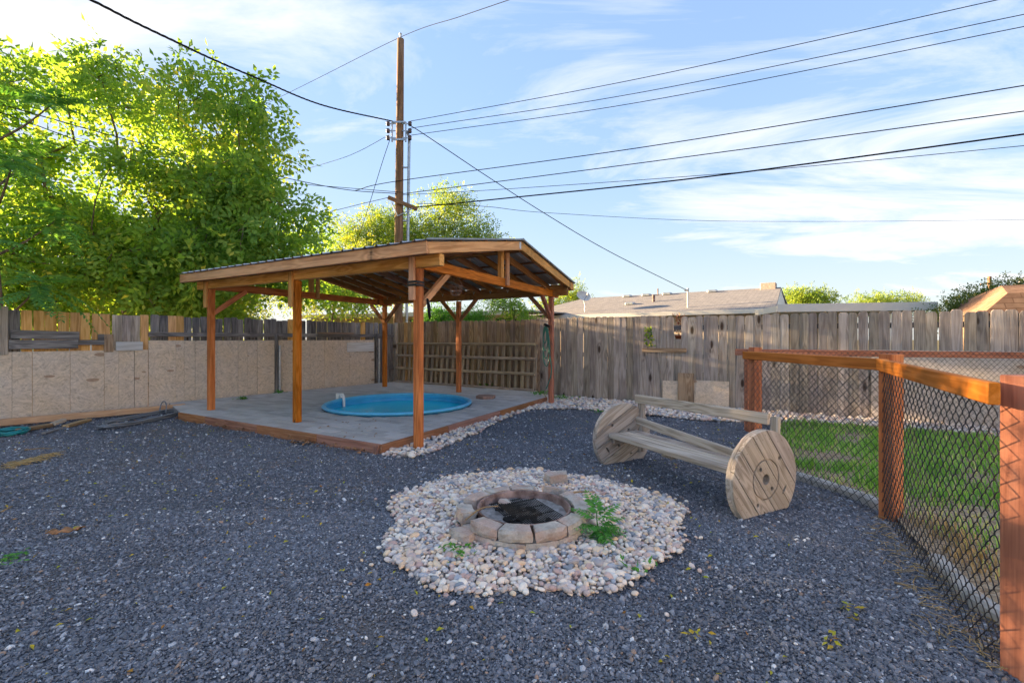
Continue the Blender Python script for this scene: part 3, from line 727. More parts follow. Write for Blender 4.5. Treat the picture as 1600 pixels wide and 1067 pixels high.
# ------------------------------------------------------------------ left fence: pickets, rails, strand board
lf = thing('patchwork_fence', 'patchwork left fence of strand board below grey and fresh pickets', 'fence', fl(5.5, 0))
LLEN = 11.4
def lpt(u, z=0.0, o=0.0):
    k = (u - 800) / F
    s = (CORNER.x - k * CORNER.y) / (k * LDIR.y - LDIR.x)
    return fl(s, o) + Vector((0, 0, z)), s
u2s = lambda u: lpt(u)[1]
s = .05
while s < LLEN:
    w = rnd.choice((.125, .135, .14)); p = fl(s + w / 2, -.05)
    u = 800 + p.x / p.y * F if p.y > .5 else -99
    h = 1.80 + rnd.uniform(-.02, .02); m = M['greywood']; dog = .02
    if 31 < u < 176: m = M['newcedar']; h = 1.82 - (u - 32) / 145 * .02; dog = 0.0
    elif 176 <= u < 222: m = M['picket']; dog = 0.0; h = 1.79
    elif 222 <= u < 229: m = M['newcedar']; dog = 0.0
    elif 256 < u < 285: m = M['newcedar']; dog = 0.0; h = 1.81
    elif 445 < u < 455 or 563 < u < 572: m = M['newcedar']; dog = 0.0
    elif u < 9: m = M['picket']; dog = 0.0
    picket(lf, p, LANG + math.pi * 0, w, h, m, dog=dog, lean=rnd.uniform(-.008, .008), z=0)
    s += w + rnd.choice((.004, .006, .008, .016, .02))
for z, off in ((1.44, -.03), (.5, -.03)):
    cuts = [0.02, 2.5, u2s(229) - .02]
    for a, b in zip(cuts[:-1], cuts[1:]):
        beam('rail', fl(a, off + .02) + Vector((0, 0, z)), fl(b - .01, off + .02) + Vector((0, 0, z)), .038, .085, M['greywood'], lf)
beam('rail', lpt(495)[0] + LN * .03 + Vector((0, 0, 1.50)), lpt(552)[0] + LN * .03 + Vector((0, 0, 1.50)), .03, .035, M['slat'], lf)
bounds = [-160, -110, -70, -30, 18.5, 50, 109, 162, 185, 209, 231, 274, 287, 304, 338, 371, 386, 401, 428, 434, 467, 484, 506, 528, 545, 584]
for a, b in zip(bounds[:-1], bounds[1:]):
    if (a, b) == (428, 434): continue
    pa, sa = lpt(a, 0, .02); pb, sb = lpt(b, 0, .02); L = abs(sa - sb); c = (pa + pb) / 2
    top = 1.15 if b <= 231 else 1.325
    gap = .004 if b not in (231,) else .012
    me = py_mesh('strand_board_sheet', *slab(L - gap, .012, top - .01 + rnd.uniform(-.004, .004)), M['osb'])
    put('strand_board_sheet', me, lf, (c.x + LN.x * rnd.uniform(0, .004), c.y + LN.y * rnd.uniform(0, .004), .005), (0, 0, LANG))
def lboard(name, u0, u1, v0, v1, mat, off, th=.02, tilt=0.0):
    pa, sa = lpt(u0, 0, off); pb, sb = lpt(u1, 0, off); c = (pa + pb) / 2
    za = vz((v0 + v1) / 2, c); h = (v1 - v0) / F * c.y
    return beam(name, pa + Vector((0, 0, za)), pb + Vector((0, 0, za + tilt)), th, h, mat, lf)
lboard('cross_board', 16, 123, 516, 529, M['greywood'], .045, tilt=-.02)
lboard('cross_board', 13, 121, 531, 545, M['greywood'], .050, tilt=.0)
lboard('cross_board', 112, 163, 531, 539, M['greywood'], .028)
lboard('cross_board', 152, 166, 522, 531, M['greywood'], .03)
lboard('white_board', 180, 222, 534, 548, M['whiteboard'], .045)
lboard('white_board', 541, 583, 535, 549.5, M['whiteboard'], .035)
pa, _ = lpt(169, 0, .03); beam('upright_board', pa + Vector((0, 0, 1.12)), pa + Vector((0, 0, 1.44)), .13, .02, M['slat'], lf, side=LDIR)
pa, _ = lpt(5, 0, .03); beam('upright_board', pa + Vector((0, 0, 1.10)), pa + Vector((0, 0, 1.86)), .10, .03, M['picket'], lf, side=LDIR)
pa, _ = lpt(431, 0, .03); beam('post', pa, pa + Vector((0, 0, 1.46)), .07, .06, M['greywood'], lf, side=LDIR)
pa, _ = lpt(588, 0, .03); beam('post', pa, pa + Vector((0, 0, 1.50)), .08, .08, M['greywood'], lf, side=LDIR)
p = fl(.05, .02); beam('post', p, p + Vector((0, 0, 1.82)), .12, .12, M['picket'], lf, side=LDIR)
for u, zt in ((434.5, 1.20), (589.5, 1.36)):
    pa, _ = lpt(u, 0, .085); V, Fq = tube_arrays([pa, pa + Vector((0, 0, zt))], .028, 12)
    part('steel_post', V, Fq, M['galv'], lf, smooth=True, fast=True)

# ------------------------------------------------------------------ pavilion over the pool
rv = (P3 - P1).normalized(); dv = (P6 - P3).normalized()
RL = (P3 - P1).length; DL = (P6 - P3).length
UPV = Vector((0, 0, 1))
pv = thing('pool_pavilion', 'open timber pavilion with ribbed metal gable roof over the pool', 'pavilion', (P1 + P6) / 2)
def S(a, b, z): return P1 + rv * a + dv * b + UPV * z      # a along the front row, b back from it
for k, p in enumerate((P1, P2, P3, P4, P5, P6)):
    zb = DZ if k in (0, 1, 3, 4) else -.03
    beam('post', p + UPV * zb, p + UPV * 2.225, .094, .094, M['stained'], pv, side=rv, ch=.006)
# wall plates, ties
beam('front_beam', S(-.37, -.005, 2.30), S(RL + .37, -.005, 2.30), .089, .14, M['tan'], pv)
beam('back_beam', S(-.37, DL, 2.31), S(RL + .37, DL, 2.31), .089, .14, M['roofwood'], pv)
beam('tie_beam', S(RL + .02, .05, 2.285), S(RL + .02, DL + .28, 2.285), .075, .135, M['stained'], pv)
beam('tie_beam', S(-.02, .05, 2.285), S(-.02, DL + .28, 2.285), .075, .135, M['stained'], pv)
for a in (0, RL / 2, RL):                                   # scab boards on the front posts
    beam('scab_board', S(a - .045, -.07, 1.83 if a else 1.9), S(a - .045, -.07, 2.36), .085, .04, M['tan'], pv, side=rv)
# rafters: rise from the eaves to the ridge
EO, RO = .30, .385                                          # eaves and gable overhang
ze, zr = 2.40, 2.85                                         # rafter mid heights at eaves and ridge
mid = DL / 2
n_r = 13
for k in range(n_r):
    a = -.30 + (RL + .60) * k / (n_r - 1)
    for sgn in (0, 1):
        e = S(a, -EO + .04 if sgn == 0 else DL + EO - .04, ze + (.03 if sgn else 0)); t = S(a, mid + (-.02 if sgn == 0 else .02), zr)
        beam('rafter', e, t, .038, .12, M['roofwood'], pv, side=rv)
    if 0 < k < n_r - 1:
        q = S(a + .02, DL - .05, 2.395)
        V = [q + rv * x + UPV * z + dv * y for x, z in ((-.035, .03), (0, -.045), (.035, .03), (.02, .03), (0, -.005), (-.02, .03)) for y in (-.004, 0)]
        part('hurricane_tie', V, [(0, 2, 4, 6, 8, 10), (11, 9, 7, 5, 3, 1), (0, 1, 3, 2), (2, 3, 5, 4), (4, 5, 7, 6), (6, 7, 9, 8), (8, 9, 11, 10), (10, 11, 1, 0)], M['galv'], pv)
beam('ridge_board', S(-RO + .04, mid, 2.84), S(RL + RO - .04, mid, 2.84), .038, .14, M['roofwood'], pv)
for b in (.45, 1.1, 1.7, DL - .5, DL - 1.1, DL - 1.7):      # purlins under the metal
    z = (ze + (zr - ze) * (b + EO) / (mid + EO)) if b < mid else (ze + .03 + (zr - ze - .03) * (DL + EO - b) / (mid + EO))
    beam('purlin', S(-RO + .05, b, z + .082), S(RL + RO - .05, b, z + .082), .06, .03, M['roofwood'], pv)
# fascias
zf = 2.395
beam('eave_fascia', S(-RO, -EO, zf), S(RL + RO, -EO, zf), .038, .14, M['tan'], pv)
beam('eave_fascia', S(-RO, DL + EO, zf + .035), S(RL + RO, DL + EO, zf + .035), .038, .14, M['tan'], pv)
for a in (RL + RO - .02, -RO + .02):
    beam('rake_fascia', S(a, -EO + .022, zf), S(a, mid, 2.855), .038, .135, M['tan'], pv, side=rv)
    beam('rake_fascia', S(a, DL + EO - .022, zf + .035), S(a, mid, 2.855), .038, .135, M['tan'], pv, side=rv)
for a in (RL + .02, -.02):
    beam('king_post', S(a, mid - .06, 2.35), S(a, mid - .06, 2.80), .075, .09, M['tan'], pv, side=rv)
    beam('king_post_scab', S(a + .06, mid + .06, 2.24), S(a + .06, mid + .06, 2.80), .04, .085, M['tan'], pv, side=rv)
beam('steel_strap', S(RL + RO + .003, mid - .07, 2.79), S(RL + RO + .003, mid - .07, 2.90), .004, .05, M['galv'], pv, side=rv)
# knee braces
def brace(p, dr, z0=1.78, z1=2.24, l=.52, mat='tan'):
    beam('knee_brace', p + dr * .03 + UPV * z0, p + dr * l + UPV * z1, .07, .075, M[mat], pv, side=dr.cross(UPV))
brace(P3, dv, 1.76, 2.24, .62); brace(P6, -dv, 1.80, 2.24, .50, 'stained')
brace(P1, dv, 1.80, 2.24, .62, 'stained')
for p in (P4, P5):
    brace(p, rv, 1.78, 2.26, .50, 'roofwood'); brace(p, -rv, 1.78, 2.26, .50, 'roofwood')
brace(P6, -rv, 1.78, 2.26, .5, 'roofwood')
# black band round the near post and its scab
for z in (2.015, 2.052):
    beam('black_band', S(RL - .10, -.097, z), S(RL + .055, -.097, z), .004, .028, M['black_metal'], pv)
    beam('black_band', S(RL + .052, -.095, z), S(RL + .052, .05, z), .004, .028, M['black_metal'], pv)
# ribbed metal roof, one sheet a slope
def roof_slope(b0, z0, b1, z1):
    prof = []; a = -RO - .03; w = RL + 2 * RO + .06; x = 0
    while x < w:
        prof += [(x, 0), (x + .145, 0), (x + .16, .019), (x + .185, .019), (x + .20, 0)]; x += .2003
    prof = [(min(x, w), h) for x, h in prof]
    nseg = 4; V = []; Fc = []; n = len(prof); th = .0012
    for lay in (0, 1):
        for s in range(nseg + 1):
            t = s / nseg
            for x, h in prof: V.append(tuple(S(a + x, b0 + (b1 - b0) * t, z0 + (z1 - z0) * t + h - lay * th)))
    o2 = (nseg + 1) * n
    for s in range(nseg):
        for i in range(n - 1):
            q = (s * n + i, s * n + i + 1, (s + 1) * n + i + 1, (s + 1) * n + i)
            Fc.append(q); Fc.append(tuple(o2 + k for k in q[::-1]))
    return part('roof_sheet', V, Fc, M['roofmetal'], pv)
roof_slope(-EO - .05, zf + .078, mid, 2.945)
roof_slope(DL + EO + .05, zf + .113, mid, 2.945)
V = []
for a in (-RO - .03, RL + RO + .03):
    for b, z in ((-.14, 2.937), (0, 2.972), (.14, 2.937)): V.append(tuple(S(a, mid + b, z)))
part('ridge_cap', V, [(0, 1, 4, 3), (1, 2, 5, 4)], M['roofmetal'], pv)

# wire basket and cloth hanging below the near corner
c = S(RL - .10, .95, 1.98)
wb = thing('wire_basket', 'small rusty wire basket hanging under the near pavilion roof', 'basket', c)
lines = []
for z, r in ((0, .05), (.06, .085), (.13, .10)): lines.append(([c + Vector((r * math.cos(t), r * math.sin(t), z)) for t in np.linspace(0, 2 * np.pi, 17)], .0035))
for k in range(8):
    t = k * math.pi / 4; lines.append(([c + Vector((r * math.cos(t), r * math.sin(t), z)) for z, r in ((0, .05), (.06, .085), (.13, .10))], .003))
V, Fq = tubes(lines, 5); part('wire_cage', V, Fq, M['rust'], wb, fast=True)
V, Fq = tubes([([c + Vector((.1 * math.cos(t), .1 * math.sin(t), .13)), c + Vector((0, 0, .32))], .003) for t in (0, 2.1, 4.2)], 4); part('hanger', V, Fq, M['rust'], wb, fast=True)
c = P3 + rv * .06 + dv * .10
pts = smooth_line([c + UPV * 1.86, c + UPV * 1.78 + rv * .02, c + UPV * 1.68 + rv * .03, c + UPV * 1.60 + rv * .025 + dv * .02], 5)
V, Fq = tube_arrays(pts, np.interp(np.arange(len(pts)), [0, 6, 12, len(pts) - 1], [.012, .022, .018, .008]), 8)
o = part('black_cloth', V, Fq, M['cloth'], None, smooth=True, fast=True); tag(o, 'black cloth strap hanging on the near pavilion post brace', 'cloth')
# green hose hung on the right rear post
c = P6 - rv * .07 - dv * .05
lines = []
for k in range(4):
    h = .35 + .16 * k; wd = .035 + .012 * k; sh = rv * (.012 * k - .05)
    pts = [c + sh + UPV * 1.62, c + sh - rv * wd + UPV * (1.62 - h * .3), c + sh - rv * wd + UPV * (1.62 - h * .8), c + sh + UPV * (1.62 - h), c + sh + rv * wd + UPV * (1.62 - h * .75), c + sh + rv * wd * .8 + UPV * (1.62 - h * .3), c + sh + UPV * 1.63]
    lines.append((smooth_line(pts, 6), .012))
pts = [c + rv * .02 + UPV * 1.55, c + rv * .05 + UPV * 1.1, c + rv * .10 + UPV * .7, c + rv * .02 + UPV * .42, c - rv * .03 + UPV * .32]
lines.append((smooth_line(pts, 6), .013))
hh = thing('hanging_hose', 'green garden hose looped on the right rear pavilion post', 'hose', (c.x, c.y, .3))
V, Fq = tubes(lines, 6); part('hose_loops', V, Fq, M['hose_green'], hh, smooth=True, fast=True)
beam('hook', c + UPV * 1.60 + rv * .07, c + UPV * 1.66 - rv * .06, .07, .05, M['black_metal'], hh)

# ------------------------------------------------------------------ chain link run with stained posts
ch = thing('chain_link_fence', 'black chain link fence with orange stained posts and rails round the lawn', 'fence', CHB)
CHD, CHE = Vector((3.45, 6.62, 0)), Vector((7.9, 6.22, 0))
def cpost(p, h, w=.098, side=(1, 0, 0)): beam('post', p - UPV * .05, p + UPV * h, w, w, M['rail'], ch, side=side, ch=.006)
ab = (CHB - CHA).normalized(); bc = (CHC - CHB).normalized()
cpost(CHA, 1.265, side=ab.cross(UPV) + Vector((.3, 0, 0))); cpost(CHB, 1.243, .11, side=(1, .25, 0)); cpost(CHC + Vector((.065, 0, 0)), 1.212, .115, side=(1, .12, 0)); cpost(CHD + Vector((.05, .1, 0)), 1.17)
nab = ab.cross(UPV); nab = nab if nab.x < 0 else -nab
nbc = bc.cross(UPV); nbc = nbc if nbc.x < 0 else -nbc
beam('rail', CHA + nab * .07 - ab * .10 + UPV * 1.175, CHB + nab * .075 + ab * .045 + UPV * 1.163, .038, .089, M['rail'], ch)
beam('rail', CHB + nbc * .075 - bc * .0 + UPV * 1.165, CHC + nbc * .08 + bc * .085 + UPV * 1.143, .038, .089, M['rail'], ch)
beam('rail', CHD - Vector((.2, 0, 0)) + UPV * 1.165, CHE + UPV * 1.120, .038, .09, M['rail'], ch)
beam('rail', CHA + UPV * 1.17 + Vector((0.03, .05, 0)), CHD + UPV * 1.16, .038, .089, M['rail'], ch)
def chain(p, q, z0, z1, d=.0375, r=.0022, name='wire_mesh', sag=0.0):
    p, q = Vector(p), Vector(q); L = (q - p).length; t = (q - p).normalized(); nn_ = t.cross(UPV)
    nw = int(L / d); nz = int((z1 - z0) / d)
    lines = []
    for i in range(nw):
        P = []
        for k in range(nz + 1):
            x0_ = i * d if (k + i) % 2 == 0 else (i + 1) * d
            x1_ = (i + 1) * d if (k + i) % 2 == 0 else i * d
            s_ = 1 if (k + i) % 2 == 0 else -1
            z = z0 + k * d
            wob = sag * math.sin(math.pi * (z - z0) / (z1 - z0)) * math.sin(x0_ * 2.1)
            for f_, dy in ((0.0, 0.0), (.14, .8), (.5, 1.0), (.86, .8)):      # each wire is a flattened spiral
                P.append(p + t * (x0_ + (x1_ - x0_) * f_ - (s_ * d * .05 if f_ == 0 else 0)) + UPV * (z + f_ * d) + nn_ * (s_ * .0042 * dy + wob))
        lines.append((P, r))
    V, Fq = tubes(lines, 4)
    o = part(name, V, Fq, M['wirecoat'], ch, fast=True); o['kind'] = 'stuff'; return o
chain(CHA + nab * .048, CHB + nab * .052, .03, 1.165, r=.0023, sag=.008)
chain(CHB + nbc * .054, CHC + nbc * .05 + bc * .05, .03, 1.13, r=.0025, sag=.012)
chain(CHD - Vector((.1, .03, 0)), CHE - Vector((0, .03, 0)), .03, 1.17, r=.0023)
chain(CHA + Vector((.06, 0, 0)), CHD, .03, 1.15, r=.0024)

# pale kerb blocks at the foot of the chain link
kerb_pts = [G(1237, 745), G(1290, 762), G(1345, 780), G(1382, 798)]
kp2 = [G(1462, 880), G(1500, 918), G(1545, 966), Vector((2.36, 1.95, 0)), Vector((2.45, 1.6, 0))]
kb = thing('kerb', 'pale concrete kerb stones edging the lawn below the wire fence', 'kerb', kerb_pts[1]); kb['kind'] = 'structure'
def kerbrun(pts, n):
    P = smooth_line(pts, 12); L = [0]
    for a, b in zip(P[:-1], P[1:]): L.append(L[-1] + (b - a).length)
    def atL(x):
        for i in range(len(P) - 1):
            if L[i + 1] >= x: return P[i].lerp(P[i + 1], (x - L[i]) / max(1e-6, L[i + 1] - L[i]))
        return P[-1]
    for k in range(n):
        a, b = atL(L[-1] * k / n + .006), atL(L[-1] * (k + 1) / n - .006)
        beam('kerb_stone', a + UPV * (.018 + rnd.uniform(-.006, .006)), b + UPV * (.018 + rnd.uniform(-.006, .006)), .085, .10, M['kerb'], kb, ch=.018)
kerbrun(kerb_pts, 4); kerbrun(kp2, 5)

# ------------------------------------------------------------------ bench made from a cable reel
BC1, BC2 = Vector((1.22, 5.05, 0)), Vector((1.96, 3.56, 0))
ax = (BC2 - BC1).normalized(); bw = Vector((-ax.y, ax.x, 0)); bw = bw if bw.x > 0 else -bw
bench = thing('cable_reel_bench', 'weathered wooden bench made from two cable reel wheels', 'bench', (BC1 + BC2) / 2)
RW, ZC = .378, .268
def wheel(cx, face, ang_out, ang_in, tilt):
    """two layers of planks cut to a disc with a flat foot; face = axis direction of the outer layer"""
    circ = [(RW * math.cos(t), RW * math.sin(t)) for t in np.linspace(0, 2 * np.pi, 60, endpoint=False)]
    # a cutter with the drum groove, hub hole and bolt holes
    bm = bmesh.new()
    def ring(r0, r1, y0, y1, n=48):
        vs_ = [[bm.verts.new((r * math.cos(2 * math.pi * k / n), y, r * math.sin(2 * math.pi * k / n))) for r, y in ((r0, y0), (r1, y0), (r1, y1), (r0, y1))] for k in range(n)]
        for k in range(n):
            a, b = vs_[k], vs_[(k + 1) % n]
            for i in range(4): bm.faces.new((a[i], a[(i + 1) % 4], b[(i + 1) % 4], b[i]))
    def cyl(x, z, r, y0, y1, n=16, sx_=1, rot_=0):
        lo = []; hi = []
        for k in range(n):
            a_ = 2 * math.pi * k / n; dx, dz = r * math.cos(a_) * sx_, r * math.sin(a_)
            xx, zz_ = x + dx * math.cos(rot_) - dz * math.sin(rot_), z + dx * math.sin(rot_) + dz * math.cos(rot_)
            lo.append(bm.verts.new((xx, y0, zz_))); hi.append(bm.verts.new((xx, y1, zz_)))
        for k in range(n): bm.faces.new((lo[k], lo[(k + 1) % n], hi[(k + 1) % n], hi[k]))
        bm.faces.new(lo[::-1]); bm.faces.new(hi)
    ring(.148, .160, .014, .05)
    cyl(0, 0, .042, -.2, .2)
    for t, r in ((.9, .105), (4.0, .108), (2.4, .22), (5.2, .21)): cyl(r * math.cos(t), r * math.sin(t), .017, -.2, .2, 10)
    cyl(.25 * math.cos(3.6), .25 * math.sin(3.6), .012, -.2, .2, 10, 3.5, 2.2)
    bmesh.ops.recalc_face_normals(bm, faces=bm.faces)
    cme = bpy.data.meshes.new('cutter'); bm.to_mesh(cme); bm.free()
    cob = bpy.data.objects.new('cutter', cme); link(cob)
    made = []
    q = basis(UPV, face.cross(UPV))                    # local z up, local x in the wheel plane, local y = +-axis
    xl = Vector(face.cross(UPV)).normalized()
    for layer, ang, n, y0, y1 in (('plank', ang_out, 5, .0, .030), ('inner_plank', ang_in, 5, -.036, -.001)):
        wds = np.array([rnd.uniform(.8, 1.2) for _ in range(n)]); edges = np.concatenate([[0], np.cumsum(wds)]); edges = edges / edges[-1] * 2 * RW - RW
        ca, sa = math.cos(ang), math.sin(ang)
        foot = [(-9, -ZC + .003), (9, -ZC + .003), (9, 9), (-9, 9)]
        for k in range(n):
            e0, e1 = edges[k] + .0038, edges[k + 1] - .0038
            strip = [(-1, e0), (1, e0), (1, e1), (-1, e1)]
            strip = [(x * ca - z * sa, x * sa + z * ca) for x, z in strip]
            poly = clip_poly(clip_poly(circ, strip), foot)
            if len(poly) < 3: continue
            # plank mesh in its own frame: length along local Z (so the grain runs with it)
            loc = [(x * ca + z * sa, -x * sa + z * ca) for x, z in poly]      # along, across
            m_ = len(loc); cA = sum(a for a, _ in loc) / m_; cB = sum(b_ for _, b_ in loc) / m_
            V = []
            for y, e in ((y0, .002), (y0 + .002, 0), (y1 - .002, 0), (y1, .002)):
                for a_, b_ in loc:
                    dd = math.hypot(a_ - cA, b_ - cB); kk = 1 - e / dd
                    V.append((cB + (b_ - cB) * kk, y, cA + (a_ - cA) * kk))
            Fc = []
            for rr in range(3):
                for i in range(m_):
                    j = (i + 1) % m_; Fc.append((rr * m_ + i, rr * m_ + j, (rr + 1) * m_ + j, (rr + 1) * m_ + i))
            Fc.append(tuple(range(m_ - 1, -1, -1))); Fc.append(tuple(range(3 * m_, 4 * m_)))
            me = py_mesh(layer, V, Fc, M['bench'])
            bmx = bmesh.new(); bmx.from_mesh(me); bmesh.ops.recalc_face_normals(bmx, faces=bmx.faces); bmx.to_mesh(me); bmx.free()
            made.append((layer, me, ang))
    for layer, me, ang in made:
        # frame: local z -> along plank, local y -> axis, local x -> across
        zl = xl * math.cos(ang) + UPV * math.sin(ang); xl2 = -xl * math.sin(ang) + UPV * math.cos(ang)
        yl = zl.cross(xl2)
        mat = Matrix((xl2, yl, zl)).transposed().to_4x4()
        flip = yl.dot(face) < 0
        if flip:
            for v in me.vertices: v.co.y = -v.co.y
            me.flip_normals()
        o = put(layer, me, bench, cx + UPV * ZC, mat.to_quaternion())
        cm = Matrix((xl, face, UPV)).transposed().to_4x4() if True else None
        cob.matrix_world = Matrix.Translation(cx + UPV * ZC) @ cm
        md = o.modifiers.new('cut', 'BOOLEAN'); md.operation = 'DIFFERENCE'; md.object = cob; md.solver = 'EXACT'; md.use_self = True
        bpy.context.view_layer.update()
        dg = bpy.context.evaluated_depsgraph_get()
        nm = bpy.data.meshes.new_from_object(o.evaluated_get(dg))
        o.modifiers.remove(md)
        if len(nm.polygons) > 6: o.data = nm; nm.name = layer
    bpy.data.objects.remove(cob); bpy.data.meshes.remove(cme)
    # nail heads
    V = []; Fc = []
    def nail(x, z, r=.0042):
        if z < -ZC + .02: return
        o_ = len(V)
        for k in range(6): V.append(tuple(cx + UPV * (ZC + z + r * math.sin(k * math.pi / 3)) + xl * (x + r * math.cos(k * math.pi / 3)) + face * .0312))
        Fc.append(tuple(range(o_, o_ + 6)))
    for k in range(40):
        t = 2 * math.pi * k / 40 + rnd.uniform(-.05, .05); r = RW - .035 - (.03 if k % 2 else 0); nail(r * math.cos(t), r * math.sin(t))
    for k in range(22):
        t = 2 * math.pi * k / 22; nail(.085 * math.cos(t), .085 * math.sin(t), .003)
    no = part('nail_heads', V, Fc, M['rust'], bench); no['kind'] = 'stuff'
wheel(BC2 + ax * .0, ax, R(52), R(140), 0)
wheel(BC1 - ax * .0, -ax, R(120), R(28), 0)
def bp_(k, w, z): return BC1.lerp(BC2, k) + bw * w + UPV * z
for i, (w, wd, z, th) in enumerate(((-.165, .135, .318, .045), (-.025, .13, .318, .038), (.11, .12, .322, .038))):
    beam('seat_slat', bp_(.035, w, z), bp_(.965, w, z + rnd.uniform(-.004, .004)), wd, th, M['bench'], bench)
beam('seat_bearer', bp_(.06, -.20, .265), bp_(.06, .17, .265), .04, .06, M['bench'], bench)
beam('seat_bearer', bp_(.94, -.20, .265), bp_(.94, .17, .265), .04, .06, M['bench'], bench)
beam('seat_bearer', bp_(.46, -.10, .262), bp_(.46, .17, .262), .14, .07, M['bench'], bench)
beam('back_board', bp_(-.002, .20, .685), bp_(.935, .235, .695), .036, .092, M['bench'], bench)
beam('lower_back_board', bp_(.02, .185, .445), bp_(.93, .10, .352), .03, .085, M['bench'], bench)
beam('back_upright', bp_(.035, .225, .10), bp_(.025, .245, .72), .085, .036, M['bench'], bench, side=ax)
beam('back_upright', bp_(.955, .255, .30), bp_(.945, .30, .715), .07, .036, M['bench'], bench, side=ax)

# ------------------------------------------------------------------ fire pit
FC = Vector((.085, 3.30, 0))
fp = thing('fire_pit', 'round fire pit of tan blocks with rusty ring and black grate', 'fire pit', FC)
def block_mesh(L, dpt, h, seed, curve=.44):
    """wall block: arc of the ring, rough split outer face; local x = tangent, y = outward, z up"""
    rr = random.Random(seed); nxs, nzs = 6, 4; V = []; Fc = []
    for lay, (y, k) in enumerate(((dpt / 2, 1.0), (-dpt / 2, (curve - dpt) / curve))):
        for j in range(nzs):
            for i in range(nxs):
                x = (i / (nxs - 1) - .5) * L * k; z = j / (nzs - 1) * h
                yy = y - (x * x) / (2 * curve) * (1 if lay == 0 else 1.1)
                edge = (i in (0, nxs - 1)) or (j in (0, nzs - 1))
                if lay == 0: yy += rr.uniform(-.006, .006) - (.009 if edge else 0)
                else: yy += rr.uniform(-.003, .003)
                if j == nzs - 1: z -= rr.uniform(0, .006) + (.004 if i in (0, nxs - 1) else 0)
                V.append((x + rr.uniform(-.002, .002) - (math.copysign(.004, x) if j in (0, nzs - 1) and i in (0, nxs - 1) else 0), yy, z))
    n = nxs * nzs
    for j in range(nzs - 1):
        for i in range(nxs - 1):
            a = j * nxs + i
            Fc.append((a + 1, a, a + nxs, a + nxs + 1)); Fc.append((n + a, n + a + 1, n + a + nxs + 1, n + a + nxs))
    for i in range(nxs - 1):
        Fc.append((i, i + 1, n + i + 1, n + i)); t = (nzs - 1) * nxs + i; Fc.append((t + 1, t, n + t, n + t + 1))
    for j in range(nzs - 1):
        a = j * nxs; Fc.append((a + nxs, a, n + a, n + a + nxs)); b = a + nxs - 1; Fc.append((b, b + nxs, n + b + nxs, n + b))
    me = py_mesh('block', V, Fc, M['block'])
    bmx = bmesh.new(); bmx.from_mesh(me); bmesh.ops.recalc_face_normals(bmx, faces=bmx.faces); bmx.to_mesh(me); bmx.free()
    return me
bms = [block_mesh(.222, .115, .078, k) for k in range(5)]
def block(ang, r, z, tilt=(0, 0), twist=0.0, k=None, name='block', parent=fp, sc=1.0):
    t = R(ang); p = FC + Vector((r * math.cos(t), r * math.sin(t), z))
    return put(name, bms[rnd.randrange(5) if k is None else k], parent, p, (R(tilt[0]), R(tilt[1]), t - math.pi / 2 + R(twist)), (sc, 1, 1))
for k in range(13): block(-90 + 14 + k * 360 / 13, .400, .0, twist=rnd.uniform(-4, 4))
for a, r, tilt, tw in ((-129, .402, (2, -3), 4), (-98.5, .398, (0, 0), 0), (-67.5, .402, (1, 1), -1), (-37, .405, (0, 2), -3), (1, .42, (0, -2), 3), (28, .425, (2, 3), 0),
                       (90, .41, (0, 0), 2), (119, .405, (0, 1), -2), (149, .415, (2, -2), -6), (187, .43, (3, 2), 8)):
    block(a, r, .079, tilt, tw)
block(57, .47, .075, (-14, 6), 16)
block(-146, .50, .012, (6, 4), 10)
ringp = [(.322, .02), (.322, .142), (.330, .150), (.338, .150), (.340, .142), (.330, .135), (.330, .02)]
V, Fc = lathe(ringp, 56, FC); part('steel_ring', V, Fc, M['rust'], fp, smooth=True)
V = [tuple(FC + Vector((.0, 0, .065)))]; Fc = []
for q in range(1, 6):
    for k in range(28):
        t = 2 * math.pi * k / 28; r = .325 * q / 5; V.append((FC.x + r * math.cos(t), FC.y + r * math.sin(t), .065 + rnd.uniform(-.012, .014) + .02 * (q / 5) ** 3))
for k in range(28):
    Fc.append((0, 1 + k, 1 + (k + 1) % 28))
    for q in range(4): a, b = 1 + q * 28 + k, 1 + q * 28 + (k + 1) % 28; Fc.append((a, a + 28, b + 28, b))
part('ash_bed', V, Fc, M['ash'], fp)
def grate(c, ang, w, l, tilt, name):
    ux = Vector((math.cos(ang), math.sin(ang), 0)); uy = Vector((-ux.y, ux.x, tilt)).normalized()
    lines = []
    n = int(w / .016)
    for k in range(n + 1): x = -w / 2 + w * k / n; lines.append(([c + ux * x - uy * l / 2, c + ux * x + uy * l / 2], .0034))
    for y in (-l / 2, -l / 6, l / 6, l / 2): lines.append(([c - ux * w / 2 + uy * y - UPV * .006, c + ux * w / 2 + uy * y - UPV * .006], .0045))
    V, Fq = tubes(lines, 5); return part(name, V, Fq, M['char'], fp, fast=True)
grate(FC + Vector((.05, -.01, .118)), R(28), .30, .42, .0, 'grate'); grate(FC + Vector((-.06, .05, .110)), R(28), .26, .34, .02, 'grate')
for k in range(16):
    a_ = rnd.uniform(0, 6.28); r = rnd.uniform(.05, .27); c = FC + Vector((r * math.cos(a_), r * math.sin(a_), .078)); t = rnd.uniform(0, 3.14)
    beam('charcoal', c - Vector((math.cos(t), math.sin(t), 0)) * rnd.uniform(.02, .05), c + Vector((math.cos(t), math.sin(t), .1)) * rnd.uniform(.02, .05), rnd.uniform(.02, .04), .025, M['char'], fp, ch=.007)
block(128, .23, .045, (8, 4), 20, name='broken_block', sc=.5)
def stick(name, pts, r, label, mat='twig'):
    P = smooth_line(pts, 5); V, Fq = tube_arrays(P, np.linspace(r, r * .6, len(P)), 6)
    o = part(name, V, Fq, M[mat], None, smooth=True, fast=True); tag(o, label, 'stick'); return o
